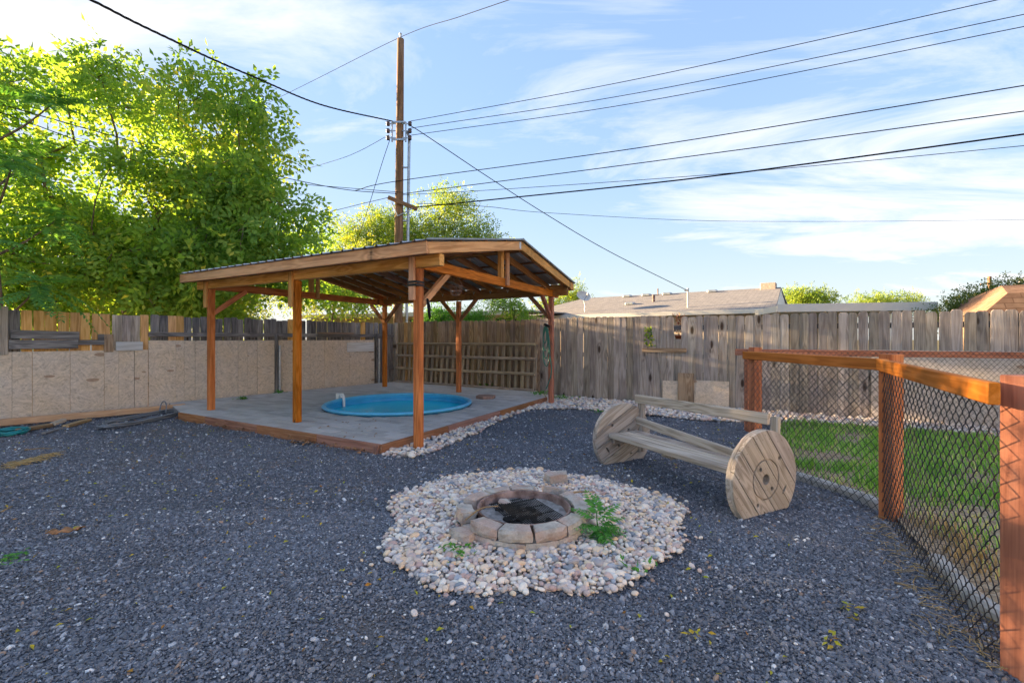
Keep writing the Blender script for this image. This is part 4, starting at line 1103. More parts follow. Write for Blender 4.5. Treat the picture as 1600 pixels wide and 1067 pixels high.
stick('stick', [FC + Vector((-.40, -.22, .135)), FC + Vector((-.30, -.15, .185)), FC + Vector((-.18, -.10, .185))], .006, 'pale dry stick lying over the left rim of the fire pit')
stick('stick', [FC + Vector((.36, .28, .14)), FC + Vector((.46, .36, .13)), FC + Vector((.60, .46, .095))], .008, 'pale stick lying on pebbles behind the fire pit, right side')
o = put('loose_block', bms[2], None, G(870, 759) + UPV * .05, (R(4), R(-3), R(12)), (1.0, 1, 1)); tag(o, 'single loose tan block lying on pebbles behind the fire pit', 'block')

# ------------------------------------------------------------------ utility pole and wires
PX = at(621, 500, 14.3); PY = 14.3
up_ = thing('utility_pole', 'tall brown wooden utility pole behind the pavilion roof', 'utility pole', (PX.x, PX.y, 0))
ptop = at(626, 62, PY)
P = [Vector((PX.x, PX.y, -.05)).lerp(ptop, t) for t in np.linspace(0, 1, 8)]
V, Fq = tube_arrays(P, np.linspace(.15, .105, 8), 14)
V = np.vstack([V, [tuple(ptop)]]); me_f = [tuple(f) for f in Fq] + [(7 * 14 + k, 7 * 14 + (k + 1) % 14, len(V) - 1) for k in range(14)]
part('pole', V, me_f, M['pole'], up_, smooth=True)
def polept(v, off=0.0): p = at(0, v, PY); t = (p.z) / ptop.z; q = Vector((PX.x, PX.y, 0)).lerp(ptop, t); return Vector((q.x + off, q.y, p.z))
V, Fq = tube_arrays([polept(505, .27), polept(215, .30), polept(206, .24)], .045, 10); part('conduit', V, Fq, M['galv'], up_, smooth=True, fast=True)
for v in (262, 345, 420): beam('conduit_bracket', polept(v, .08), polept(v, .33), .05, .05, M['galv'], up_)
for sgn in (-1, 1):
    x = .17 * sgn
    beam('wire_rack', polept(193, x * 1.25) + Vector((0, -.10, 0)), polept(224, x * 1.25) + Vector((0, -.10, 0)), .06, .04, M['galv'], up_)
    for v in (196, 207, 218):
        c = polept(v, x * 2.0) + Vector((0, -.10, 0))
        V, Fq = tube_arrays([c - UPV * .06, c - UPV * .03, c, c + UPV * .03, c + UPV * .06], [.05, .065, .045, .065, .05], 10); part('insulator', V, Fq, M['ceramic'], up_, smooth=True, fast=True)
        beam('insulator_arm', polept(v, x * .6) + Vector((0, -.10, 0)), c, .03, .03, M['galv'], up_)
beam('band', polept(194, -.2) + Vector((0, -.13, 0)), polept(194, .2) + Vector((0, -.13, 0)), .03, .06, M['galv'], up_)
beam('band', polept(221, -.2) + Vector((0, -.13, 0)), polept(221, .2) + Vector((0, -.13, 0)), .03, .06, M['galv'], up_)
ca, cb = at(605, 307, PY - .35), at(652, 327, PY - .1)
beam('crossarm', ca + Vector((0, .1, 0)), cb + Vector((0, .0, 0)), .10, .11, M['pole'], up_)
beam('arm_brace', at(612, 316, PY - .3), polept(340, 0) + Vector((0, -.17, 0)), .03, .03, M['galv'], up_); beam('arm_brace', at(644, 326, PY - .2), polept(340, 0) + Vector((0, -.17, 0)), .03, .03, M['galv'], up_)
V, Fq = tube_arrays([ptop + UPV * .0, ptop + UPV * .10, ptop + UPV * .18], [.03, .03, .05], 8); part('top_pin', V, Fq, M['galv'], up_, fast=True)

def wire(pts, r, label, mat='cable', twist=False, name='utility_wire'):
    W_ = [at(*p) for p in pts]
    P = smooth_line(W_, 12)
    if pts[-1][0] > 1600: P.append(P[-1] + (P[-1] - P[-2]).normalized() * 22)      # on to the next pole, out of view
    if pts[0][0] < 100: P.insert(0, P[0] + (P[0] - P[1]).normalized() * (4 if twist else 16))
    if twist:
        lines = []
        L = np.cumsum([0] + [(b - a).length for a, b in zip(P[:-1], P[1:])])
        for ph in (0, 2.1, 4.2):
            Q = []
            n = max(60, int(L[-1] / .05))
            for k in range(n + 1):
                x = L[-1] * k / n; i = min(len(P) - 2, int(np.searchsorted(L, x, side='right') - 1)); b = P[i].lerp(P[i + 1], (x - L[i]) / max(1e-6, L[i + 1] - L[i]))
                a_ = x / .32 * 2 * math.pi / 1.6 + ph; Q.append(b + Vector((0, math.cos(a_), math.sin(a_))) * r * .9)
            lines.append((Q, r))
        V, Fq = tubes(lines, 5)
    else: V, Fq = tube_arrays(P, r, 6)
    o = part(name, V, Fq, M[mat], None, smooth=True, fast=True); tag(o, label, 'wire', 'overhead wires'); return o
def lvl(u, v, v0, drop=0.0):                    # depth at which a level wire that leaves the pole at row v0 is seen at u, v
    z = CAMH + (HZ - v0) / F * PY - drop
    return (u, v, (z - CAMH) * F / (HZ - v))
wire([(330, 205, 24), (480, 131, 18), (627, 58, PY), (720, 26, 11.8), (820, -8, 10)], .008, 'thin wire over the very top of the utility pole', 'cablegrey')
wire([(60, -34, 5.3), (141, 0, 5.9), (210, 35, 6.6), (275, 66, 7.4), (330, 92, 8.3), (400, 122, 9.4), (505, 165, 11.6), (614, 190, PY - .1)], .011, 'thick twisted service cable sagging from the upper left to the pole', twist=True)
wire([(640, 190, PY - .1), lvl(1000, 123, 187, .15), lvl(1560, 0, 187), lvl(1680, -28, 187)], .0085, 'uppermost of three thin wires running right from the pole rack')
wire([(640, 201, PY - .1), lvl(1000, 145, 198, .15), lvl(1600, 23, 198), lvl(1700, 2, 198)], .0085, 'middle of three thin wires running right from the pole rack')
wire([(640, 212, PY - .1), lvl(1000, 160, 208, .15), lvl(1600, 42, 208), lvl(1700, 22, 208)], .0085, 'lowest of three thin wires running right from the pole rack')
wire([(555, 298, PY + .8), (622, 283, PY - .15), lvl(1000, 231, 283, .1), lvl(1600, 134, 283), lvl(1720, 114, 283)], .011, 'wire crossing the pole below the rack, first above the crossarm')
wire([(630, 303, PY), lvl(1000, 255, 303, .05), lvl(1600, 174, 303), lvl(1720, 156, 303)], .011, 'black wire running right from the pole at crossarm height')
wire([(650, 324, PY - .1), lvl(780, 311, 324, .05), lvl(1100, 277, 324, .08), lvl(1600, 210, 324), lvl(1720, 193, 324)], .018, 'thickest black cable running right from the crossarm tip')
wire([(625, 305, PY), lvl(800, 295, 305, .05), lvl(1150, 270, 305, .35), lvl(1600, 228, 305, .5), lvl(1720, 216, 305, .5)], .0075, 'thin wire crossing just below the thickest cable', 'cablegrey')
wire([(650, 318, PY + .5), (760, 323, 17), (860, 333, 20), (1100, 345, 24), (1350, 346, 26), (1600, 343.5, 28), (1720, 343, 29)], .010, 'lowest long wire stretching far right over the roofs', 'cablegrey')
wire([(640, 196, PY - .1), (655, 205, PY - .05), (700, 235, 14.6), (760, 275, 15.1), (850, 333, 15.9), (950, 392, 17), (1070, 452, 18.2)], .013, 'service drop sloping from the pole down to the roof mast')
wire([(608, 211, PY - .1), (560, 237, 16), (520, 252, 18), (440, 275, 22)], .008, 'thin wire running left from the rack behind the big tree', 'cablegrey')
wire([(609, 219, PY - .1), (597, 255, PY + .3), (572, 335, PY + 1.0), (540, 430, PY + 2.0), (520, 490, PY + 2.4)], .010, 'steep guy wire dropping left of the pole')
wire([(-120, 128, 7.9), (0, 163, 9.0), (200, 219, 10.3), (375, 262, 11.9), (530, 295, 13.8), (622, 303, PY - .1)], .011, 'upper of two wires crossing the big tree on the left', 'cablegrey')
wire([(-120, 146, 7.9), (0, 176, 8.9), (162, 235, 10.1), (250, 262, 10.9), (330, 279, 11.7), (455, 287, 13.2), (630, 301, PY - .1)], .009, 'lower of two wires crossing the big tree on the left', 'cablegrey')
wire([(480, 340, 17), (560, 320, 15.2), (606, 309, PY - .2)], .009, 'short wire from the left crossarm tip towards the yellow tree', 'cablegrey')

# ------------------------------------------------------------------ houses beyond the back fence
def hull(name, V, Fc, mat, parent): return part(name, V, Fc, mat, parent)
def plane_roof(name, a, b, c, d, th, mat, parent):
    """flat roof slab through four corners; local X along the eave so shingles lie in rows"""
    a, b, c, d = map(Vector, (a, b, c, d)); ux = (b - a).normalized(); nz = ux.cross(d - a).normalized(); uy = nz.cross(ux)
    cen = (a + b + c + d) / 4
    lc = [((p - cen).dot(ux), (p - cen).dot(uy)) for p in (a, b, c, d)]
    V = [(x, y, 0) for x, y in lc] + [(x, y, -th) for x, y in lc]
    me = py_mesh(name, V, [(0, 1, 2, 3), (7, 6, 5, 4), (0, 4, 5, 1), (1, 5, 6, 2), (2, 6, 7, 3), (3, 7, 4, 0)], mat)
    return put(name, me, parent, cen, Matrix((ux, uy, nz)).transposed().to_quaternion())
# long low house with grey shingles
A = at(815, 494.5, 23.6); B = at(1212, 481.5, 17.0); ez = 2.48
A.z = B.z = ez; e = (B - A).normalized(); n = Vector((-e.y, e.x, 0)); n = n if n.y > 0 else -n
h1 = thing('shingled_house', 'long low neighbour house with grey shingle roof behind the back fence', 'house', ((A + B) / 2)[:2] + (0,))
Lh = (B - A).length; dep = 4.6; rz = 3.72
e0 = A - e * 1.0; r0 = A + n * dep + UPV * (rz - ez) + e * 1.4; r1 = B + n * dep + UPV * (rz - ez) - e * .2
f0 = A + n * (2 * dep) - e * 1.0; f1 = B + n * (2 * dep)
plane_roof('roof', e0, B, r1, r0, .08, M['shingle'], h1)
plane_roof('roof', f1, f0, r0, r1, .08, M['shingle'], h1)
part('hip_roof', [f0, e0, r0], [(0, 1, 2)], M['shingle'], h1)
part('gable_wall', [tuple(B - e * .15 - UPV * .08), tuple(f1 - e * .15 - UPV * .08), tuple(r1 - UPV * .1)], [(0, 1, 2)], M['white'], h1)
beam('fascia', e0 - n * .03 - UPV * .07, B - n * .03 - UPV * .07, .04, .17, M['white'], h1)
w0, w1 = e0 + n * .5 + e * .4, B + n * .5 - e * .4; w2, w3 = w1 + n * (2 * dep - 1), w0 + n * (2 * dep - 1)
part('wall', [(p.x, p.y, z) for p in (w0, w1, w2, w3) for z in (-.05, ez - .05)], [(0, 2, 3, 1), (2, 4, 5, 3), (4, 6, 7, 5), (6, 0, 1, 7)], M['stucco'], h1)
def on_roof(u, t):
    k = (u - 800) / F; base = None
    best = None
    for s_ in np.linspace(0, 1, 400):
        p = A.lerp(B, s_) + n * dep * t + UPV * (rz - ez) * t
        d_ = abs((p.x / p.y) - k)
        if best is None or d_ < best[0]: best = (d_, p)
    return best[1]
q = on_roof(1201, .98)
beam('chimney', q - UPV * .3, q + UPV * .22, .62, .6, M['chimneybrick'], h1, side=e, ch=.02)
for u, t, hgt_, r in ((1021, .55, .32, .07), (1028, .93, .34, .03)):
    q = on_roof(u, t); V, Fq = tube_arrays([q - UPV * .1, q + UPV * hgt_], r, 10); part('vent_pipe', V, Fq, M['rust'], h1, fast=True)
for u, t in ((980, .92), (1010, .93), (1043, .93), (1113, .93), (985, .45)):
    q = on_roof(u, t); beam('roof_vent', q - UPV * .03, q + UPV * .10, .45, .35, M['galv'], h1, side=e, ch=.05)
q = on_roof(1075, .18)
mst = thing('service_mast', 'pale service mast with wire on the grey shingle roof', 'mast', q)
V, Fq = tube_arrays([q - UPV * .2, q + UPV * .78, q + UPV * .82], [.04, .04, .06], 8); part('pipe', V, Fq, M['white'], mst, fast=True)
V, Fq = tube_arrays([q + UPV * .74, q + UPV * .74 - e * .1 - n * .1], .05, 8); part('weatherhead', V, Fq, M['galv'], mst, fast=True)
q = on_roof(914, .16)
ds = thing('satellite_dish', 'grey satellite dish on the left end of the shingle roof', 'satellite dish', q)
dc = q + UPV * .72 - e * .12; dn = Vector((.35, -.75, .45)).normalized(); dx = dn.cross(UPV).normalized(); dy = dx.cross(dn)
V = [tuple(dc)]; Fc = []
for rr in (1, 2, 3):
    for k in range(20):
        t = 2 * math.pi * k / 20; r = .36 * rr / 3; V.append(tuple(dc + dx * r * 1.1 * math.cos(t) + dy * r * .8 * math.sin(t) + dn * .12 * (rr / 3) ** 2))
for k in range(20):
    Fc.append((0, 1 + k, 1 + (k + 1) % 20))
    for rr in range(2): a, b = 1 + rr * 20 + k, 1 + rr * 20 + (k + 1) % 20; Fc.append((a, a + 20, b + 20, b))
part('reflector', V, Fc, M['dish'], ds, smooth=True)
V, Fq = tubes([(smooth_line([q - UPV * .05, q + UPV * .35, dc - dn * .03], 4), .022), ([dc - dy * .2, dc + dn * .42 - dy * .12], .015)], 6); part('arm', V, Fq, M['galv'], ds, fast=True)
beam('feed_horn', dc + dn * .40 - dy * .14, dc + dn * .50 - dy * .08, .07, .07, M['dish'], ds, ch=.015)
# flat carport roof
A2, B2 = at(1214, 480, 15.0), at(1464, 472, 14.0); A2.z = B2.z = 2.34
e2 = (B2 - A2).normalized(); n2 = Vector((-e2.y, e2.x, 0)); n2 = n2 if n2.y > 0 else -n2
cp = thing('carport', 'flat roofed carport with cream fascia right of the shingled house', 'carport', ((A2 + B2) / 2)[:2] + (0,))
V = [tuple(p + UPV * z) for p in (A2, B2, B2 + n2 * 5, A2 + n2 * 5) for z in (-.10, .10)]
part('roof_slab', V, [(0, 2, 3, 1), (2, 4, 5, 3), (4, 6, 7, 5), (6, 0, 1, 7), (1, 3, 5, 7), (0, 6, 4, 2)], M['white'], cp)
beam('fascia', A2 - n2 * .03 + UPV * .02, B2 - n2 * .03 + UPV * .02, .04, .26, M['white'], cp)
for t in (.02, .33, .70, .74):
    p = A2.lerp(B2, t) + n2 * .3; beam('column', Vector((p.x, p.y, -.05)), Vector((p.x, p.y, 2.22)), .12, .12, M['white'], cp, side=e2)
beam('back_wall', A2 + n2 * 4.9 - UPV * 1.2, B2 + n2 * 4.9 - UPV * 1.2, .1, 2.2, M['stucco'], cp)
# low cream house behind the pavilion
A3, B3 = at(470, 497, 20.5), at(818, 484.5, 16.8); A3.z = B3.z = 2.42
e3 = (B3 - A3).normalized(); n3 = Vector((-e3.y, e3.x, 0)); n3 = n3 if n3.y > 0 else -n3
h3 = thing('cream_house', 'low cream house with shallow brown edged roof behind the pavilion', 'house', ((A3 + B3) / 2)[:2] + (0,))
V = [tuple(p + UPV * z) for p in (A3 + n3 * .6, B3 + n3 * .6 - e3 * .6, B3 + n3 * 6 - e3 * .6, A3 + n3 * 6) for z in (-2.45, -.06)]
part('wall', V, [(0, 2, 3, 1), (2, 4, 5, 3), (4, 6, 7, 5), (6, 0, 1, 7)], M['stucco'], h3)
plane_roof('roof', A3, B3, B3 + n3 * 6.5 + UPV * .25, A3 + n3 * 6.5 + UPV * .25, .06, M['shingle'], h3)
beam('fascia', A3 - n3 * .02 - UPV * .09, B3 - n3 * .02 - UPV * .09, .035, .15, M['white'], h3)
for t in (.55, .92):
    p = A3.lerp(B3, t) + n3 * .585; beam('window', Vector((p.x, p.y, 1.9)) - e3 * .5, Vector((p.x, p.y, 1.9)) + e3 * .5, .03, .5, M['glass'], h3)
# brown barn roofed shed at the right edge
A4 = at(1536, 489, 11.0); z0 = 1.96
e4b = Vector((.90, -.43, 0)).normalized(); n4b = Vector((.43, .90, 0)).normalized()
sh = thing('brown_shed', 'brown shingled barn roof of a shed over the right end of the fence', 'shed', (A4.x, A4.y, 0))
p0 = Vector((A4.x, A4.y, z0)); Ls = 4.0
prof = [(0, 0), (.30, .50), (1.35, .78), (2.4, .50), (2.7, 0)]
pts0 = [p0 + n4b * 0 + e4b * (0) for _ in prof]
rows = [[p0 + n4b * a + UPV * h - e4b * (0 if h < .1 else 0) for a, h in prof], [p0 + n4b * a + UPV * h + e4b * Ls for a, h in prof]]
# the near slope leans back from the left end, as a hipped end
rows[0] = [p0 + n4b * a + UPV * h + e4b * (h * 1.1) for a, h in prof]
for k in range(4): plane_roof('roof', rows[0][k], rows[1][k], rows[1][k + 1], rows[0][k + 1], .05, M['brownroof'], sh)
part('end_wall', [tuple(p) for p in rows[0]], [(0, 1, 2, 3, 4)], M['brownroof'], sh)
q = [p0 + e4b * .1 + n4b * .1, p0 + e4b * Ls + n4b * .1, p0 + e4b * Ls + n4b * 2.6, p0 + e4b * .1 + n4b * 2.6]
part('wall', [(p.x, p.y, z) for p in q for z in (-.05, z0 + .02)], [(0, 2, 3, 1), (2, 4, 5, 3), (4, 6, 7, 5), (6, 0, 1, 7)], M['slat'], sh)
# gable of a further house at the right edge
g0 = at(1578, 449, 22); g1 = at(1640, 415, 22); hb = thing('white_gabled_house', 'white trimmed gable peeping over the shed at the right edge', 'house', (g1.x, g1.y, 0))
g2 = g1 * 2 - g0; g2.z = g0.z
bk = Vector((7.0, 5.6, 0))
plane_roof('roof', g0 + bk, g0, g1, g1 + bk, .12, M['shingle'], hb); plane_roof('roof', g2, g2 + bk, g1 + bk, g1, .12, M['shingle'], hb)
beam('rake_trim', g0 - UPV * .1, g1 - UPV * .1, .05, .22, M['white'], hb, side=(0, 1, 0)); beam('rake_trim', g2 - UPV * .1, g1 - UPV * .1, .05, .22, M['white'], hb, side=(0, 1, 0))
dn_ = UPV * .25
V = [tuple(g0 + Vector((.5, .3, 0)) - dn_), tuple(g1 + Vector((0, .3, 0)) - dn_), tuple(g2 + Vector((-.5, .3, 0)) - dn_), (g2.x - .5, g2.y + .3, -.05), (g0.x + .5, g0.y + .3, -.05)]
part('wall', V, [(4, 3, 2, 1, 0)], M['greywall'], hb)
# far pole on the right
q = at(1546, 500, 46); fpz = at(1546, 432, 46).z
fpole = thing('distant_pole', 'small distant utility pole above the bush at the right', 'utility pole', (q.x, q.y, 0))
V, Fq = tube_arrays([(q.x, q.y, -.05), (q.x, q.y, fpz)], .16, 8); part('pole', V, Fq, M['pole'], fpole, fast=True)
beam('crossarm', Vector((q.x - .9, q.y, fpz - .8)), Vector((q.x + .3, q.y, fpz - .6)), .1, .1, M['pole'], fpole)
# pale neighbour house glimpsed under the big tree
q = at(30, 500, 21)
nh = thing('pale_house', 'pale siding house glimpsed through leaves above the left fence', 'house', (q.x, q.y, 0))
V = [(q.x + a, q.y + b, z) for a, b in ((-9, 0), (1.0, 2.0), (-.5, 9), (-10.5, 7)) for z in (-.05, 3.1)]
part('wall', V, [(0, 2, 3, 1), (2, 4, 5, 3), (4, 6, 7, 5), (6, 0, 1, 7)], M['greywall'], nh)
pw = [Vector(V[k]) for k in (1, 3, 5, 7)]
mdl, mdr = (pw[0] + pw[3]) / 2 + UPV * 1.3, (pw[1] + pw[2]) / 2 + UPV * 1.3
plane_roof('roof', pw[0], pw[1], mdr, mdl, .1, M['shingle'], nh); plane_roof('roof', pw[2], pw[3], mdl, mdr, .1, M['shingle'], nh)

# unseen house added behind and right of the viewpoint to bounce warm light
Q1, Q2 = Vector((3.6, -8.0, 0)), Vector((11.6, 2.6, 0))
eq = (Q2 - Q1).normalized(); nq = Vector((-eq.y, eq.x, 0)); EH = 2.75; DP = 8.0
home = thing('added_bounce_house', 'added cream house behind the viewpoint that bounces warm light into the yard', 'house', (Q1 + Q2) / 2)
LQ = (Q2 - Q1).length; nrow = 13
for k in range(nrow):
    z = .2 + (EH - .2) * (k + .5) / nrow
    beam('siding_board', Q1 + UPV * z + nq * (.012), Q2 + UPV * z + nq * (.012), .022, (EH - .2) / nrow + .012, M['siding'], home, ch=.004)
part('wall', [tuple(p + UPV * z) for p in (Q1, Q2, Q2 - nq * DP, Q1 - nq * DP) for z in (-.05, EH)], [(0, 2, 3, 1), (2, 4, 5, 3), (4, 6, 7, 5), (6, 0, 1, 7)], M['siding'], home)
for f_, w_, z0_, z1_ in ((.18, 1.5, 1.0, 2.1), (.48, 1.8, .1, 2.1), (.78, 1.5, 1.0, 2.1)):
    c_ = Q1.lerp(Q2, f_) + nq * .03
    beam('window', c_ + UPV * z0_, c_ + UPV * z1_, w_, .03, M['glass'], home, side=eq)
    for z_ in (z0_, z1_): beam('window_frame', c_ + nq * .02 + UPV * z_ - eq * (w_ / 2 + .05), c_ + nq * .02 + UPV * z_ + eq * (w_ / 2 + .05), .05, .09, M['white'], home)
    for x_ in (-1, 0, 1): beam('window_frame', c_ + nq * .022 + eq * (x_ * w_ / 2) + UPV * z0_, c_ + nq * .022 + eq * (x_ * w_ / 2) + UPV * z1_, .07, .05, M['white'], home, side=eq)
ov = .5
ra_, rb_ = Q1 + nq * ov - eq * .4 + UPV * EH, Q2 + nq * ov + eq * .4 + UPV * EH
rm = UPV * 1.4 - nq * (DP / 2 + ov)
plane_roof('roof', ra_, rb_, rb_ + rm, ra_ + rm, .1, M['shingle'], home)
plane_roof('roof', rb_ - nq * (DP + 2 * ov), ra_ - nq * (DP + 2 * ov), ra_ + rm, rb_ + rm, .1, M['shingle'], home)
beam('gutter', ra_ - UPV * .06, rb_ - UPV * .06, .1, .12, M['white'], home)

# ------------------------------------------------------------------ trees
def leaf_arrays(pos, tip, nrm, L, W, cup=.25):
    """pointed leaves: two faces folded on the midrib"""
    n = len(pos); side = np.cross(tip, nrm); side /= np.linalg.norm(side, axis=1)[:, None] + 1e-9
    nrm = np.cross(side, tip)
    L = L[:, None]; W = W[:, None]
    a = pos; b = pos + tip * L * .42 + side * W * .5 + nrm * W * cup * .5; c = pos + tip * L - nrm * L * .08; d = pos + tip * L * .42 - side * W * .5 + nrm * W * cup * .5
    V = np.stack([a, b, c, d], 1).reshape(-1, 3)
    i = np.arange(n)[:, None] * 4
    Fc = np.concatenate([i + np.array([[0, 1, 2]]), i + np.array([[0, 2, 3]])], 1).reshape(-1, 3)
    return V, Fc
def unit(a): return a / (np.linalg.norm(a, axis=1)[:, None] + 1e-9)
def skeleton(base, top, targets, rs, step=.45, wiggle=.10):
    nodes = []; parent = []
    n0 = 7
    for k in range(n0):
        t = k / (n0 - 1); nodes.append(np.array(base) * (1 - t) + np.array(top) * t + (rs.uniform(-1, 1, 3) * [.08, .08, 0] if 0 < k else 0)); parent.append(k - 1)
    order = np.argsort(np.linalg.norm(targets - np.array(top), axis=1))
    tips = []
    plen = [0.0] * n0
    for i in order:
        t = targets[i]; A_ = np.array(nodes); d = np.linalg.norm(A_ - t, axis=1) + .30 * np.array(plen) + np.where(A_[:, 2] > t[2] + .5, .9, 0) + np.where(np.arange(len(A_)) < n0 - 3, 2.5, 0)
        j = int(np.argmin(d)); p = nodes[j]; D = np.linalg.norm(t - p); m_ = max(1, int(D / step)); prev = j
        bend = rs.uniform(-1, 1, 3) * wiggle * D + np.array([0, 0, .10 * D])
        for s_ in range(1, m_ + 1):
            f = s_ / m_; q = p * (1 - f) + t * f + bend * math.sin(math.pi * f) + rs.uniform(-1, 1, 3) * .03
            nodes.append(q); parent.append(prev); plen.append(plen[prev] + D / m_); prev = len(nodes) - 1
        tips.append(prev)
    cnt = np.zeros(len(nodes))
    for tp in tips: cnt[tp] += 1
    for k in range(len(nodes) - 1, 0, -1):
        cnt[parent[k]] += cnt[k]
    return np.array(nodes), parent, cnt, tips
def limb_mesh(nodes, parent, cnt, r_tip, r_pow, rmax, ns=6):
    rad = np.minimum(rmax, r_tip * np.maximum(cnt, 1) ** r_pow)
    Vs, Fs, o_ = [], [], 0
    ang = np.linspace(0, 2 * np.pi, ns, endpoint=False)
    for k in range(1, len(nodes)):
        a, b = nodes[parent[k]], nodes[k]; d = b - a; L = np.linalg.norm(d)
        if L < 1e-4: continue
        d /= L; h = np.array([0, 0, 1.0]) if abs(d[2]) < .9 else np.array([1.0, 0, 0]); u = np.cross(d, h); u /= np.linalg.norm(u); w = np.cross(d, u)
        cs = np.cos(ang)[:, None] * u + np.sin(ang)[:, None] * w
        ra = min(rad[parent[k]], rad[k] * 1.35); Vs.append(np.vstack([a - d * ra * .3 + cs * ra, b + d * rad[k] * .2 + cs * rad[k]]))
        j = np.arange(ns); j2 = (j + 1) % ns
        Fs.append(np.stack([j, j2, ns + j2, ns + j], 1) + o_); o_ += 2 * ns
    return np.vstack(Vs), np.vstack(Fs)
def blob_points(blobs, n, rs, shell=.5):
    vol = np.array([b[3] * b[4] * b[5] for b in blobs]) ** .8; pick = rs.choice(len(blobs), n, p=vol / vol.sum())
    d = unit(rs.normal(size=(n, 3))); r = rs.uniform(0, 1, n) ** shell
    B_ = np.array([b[:6] for b in blobs])[pick]
    return B_[:, :3] + d * r[:, None] * B_[:, 3:6]
def tree(name, label, base, top, blobs, n_cl, per, leaflets, Ls, Ws, mat, seed, group=None, r_tip=.006, rmax=.22, clr=.45, droop=.5, pinnate=True, cat='tree', ns=6, shell=.5, minz=None):
    rs = np.random.RandomState(seed)
    T = blob_points(blobs, n_cl, rs, shell)
    if minz is not None: T[:, 2] = np.maximum(T[:, 2], minz + rs.uniform(0, .4, len(T)))
    nodes, par, cnt, tips = skeleton(base, top, T, rs)
    t = thing(name, label, cat, base, group)
    V, Fq = limb_mesh(nodes, par, cnt, r_tip, .48, rmax, ns); part('trunk', V, Fq, M['bark'], t, fast=True, smooth=True)
    C = nodes[np.array(tips)]
    tone = rs.uniform(-.22, .22, len(C))
    n = len(C) * per
    base_p = np.repeat(C, per, 0) + rs.normal(size=(n, 3)) * clr * np.array([.62, .62, .5])
    tn = np.repeat(tone, per) + rs.uniform(-.12, .12, n)
    out = base_p - np.repeat(C, per, 0); dirv = unit(unit(out) * .6 + rs.normal(size=(n, 3)) * .5 + np.array([0, 0, -droop]))
    if pinnate:
        rl = Ls * 2.3 * rs.uniform(.75, 1.2, n)
        side = unit(np.cross(dirv, rs.normal(size=(n, 3))))
        pos, tip, nr, L_, W_, rn_ = [], [], [], [], [], []
        for k in range(leaflets):
            if k == leaflets - 1: f = 1.0; tp = dirv
            else:
                f = (k // 2 + 1) / ((leaflets + 1) // 2); tp = unit(side * (1 if k % 2 else -1) + dirv * .45 + np.array([0, 0, -.25]))
            pos.append(base_p + dirv * (rl * f)[:, None] + np.array([0, 0, -1.0]) * (rl * .25 * f * f)[:, None]); tip.append(unit(tp + rs.normal(size=(n, 3)) * .18))
            nr.append(unit(np.cross(side, dirv) + rs.normal(size=(n, 3)) * .35)); sc = (.7 + .3 * f) * rs.uniform(.75, 1.15, n); L_.append(Ls * sc); W_.append(Ws * sc); rn_.append(tn + rs.uniform(-.08, .08, n))
        pos = np.vstack(pos); tip = np.vstack(tip); nr = np.vstack(nr); L_ = np.concatenate(L_); W_ = np.concatenate(W_); rn_ = np.concatenate(rn_)
    else:
        pos = base_p; tip = dirv; nr = unit(rs.normal(size=(n, 3)) + np.array([0, 0, .6])); L_ = Ls * rs.uniform(.7, 1.25, n); W_ = Ws * rs.uniform(.7, 1.25, n); rn_ = tn
    if minz is not None:
        ok = pos[:, 2] > minz; pos, tip, nr, L_, W_, rn_ = pos[ok], tip[ok], nr[ok], L_[ok], W_[ok], rn_[ok]
    V, Fc = leaf_arrays(pos, tip, nr, L_, W_)
    rr = np.repeat(np.clip(.45 + rn_ + rs.exponential(.08, len(rn_)), 0, 1), 2)
    part('crown', V, Fc, M[mat], t, fast=True, rndattr=rr)
    return t
def bl(u, v, Y, rx, ry, rz_): p = at(u, v, Y); return (p.x, p.y, p.z, rx, ry, rz_)
# the big walnut behind the left fence
wb_ = at(190, 500, 11.6)
walnut_mass = [bl(215, 255, 11.6, 2.9, 2.6, 2.5), bl(215, 140, 11.6, 1.7, 1.6, 1.0), bl(130, 160, 11.4, 1.3, 1.3, 1.2), bl(50, 300, 11.6, 1.7, 1.8, 2.2), bl(340, 230, 11.4, 1.5, 1.6, 1.6), bl(395, 330, 11.8, 1.9, 1.8, 2.0), bl(470, 290, 12.0, 1.05, 1.2, 1.2),
      bl(300, 420, 11.2, 3.0, 1.6, 1.0), bl(450, 430, 12.4, 1.9, 1.4, 1.0), bl(100, 420, 11.0, 2.2, 1.4, 1.0), bl(20, 105, 11.4, .7, .6, .35), bl(550, 455, 14.2, 1.0, .8, .7), bl(200, 400, 12.5, 3.0, 1.5, 1.4), bl(30, 430, 10.5, 1.6, 1.2, 1.0)]
rs_w = np.random.RandomState(101)
lobe_c = blob_points(walnut_mass, 60, rs_w, .42)
walnut_lobes = [(*c_, *(rs_w.uniform(.60, 1.10) * np.array([1.1, 1.1, .75]))) for c_ in lobe_c] + [walnut_mass[-1], walnut_mass[-2], walnut_mass[-3], walnut_mass[7]]
tree('walnut_tree', 'big leafy walnut tree behind the left fence', (wb_.x, wb_.y, -.05), (wb_.x + .2, wb_.y, 3.0),
     walnut_lobes,
     700, 15, 7, .18, .095, 'walnut', 3, rmax=.20, clr=.27, minz=1.75)
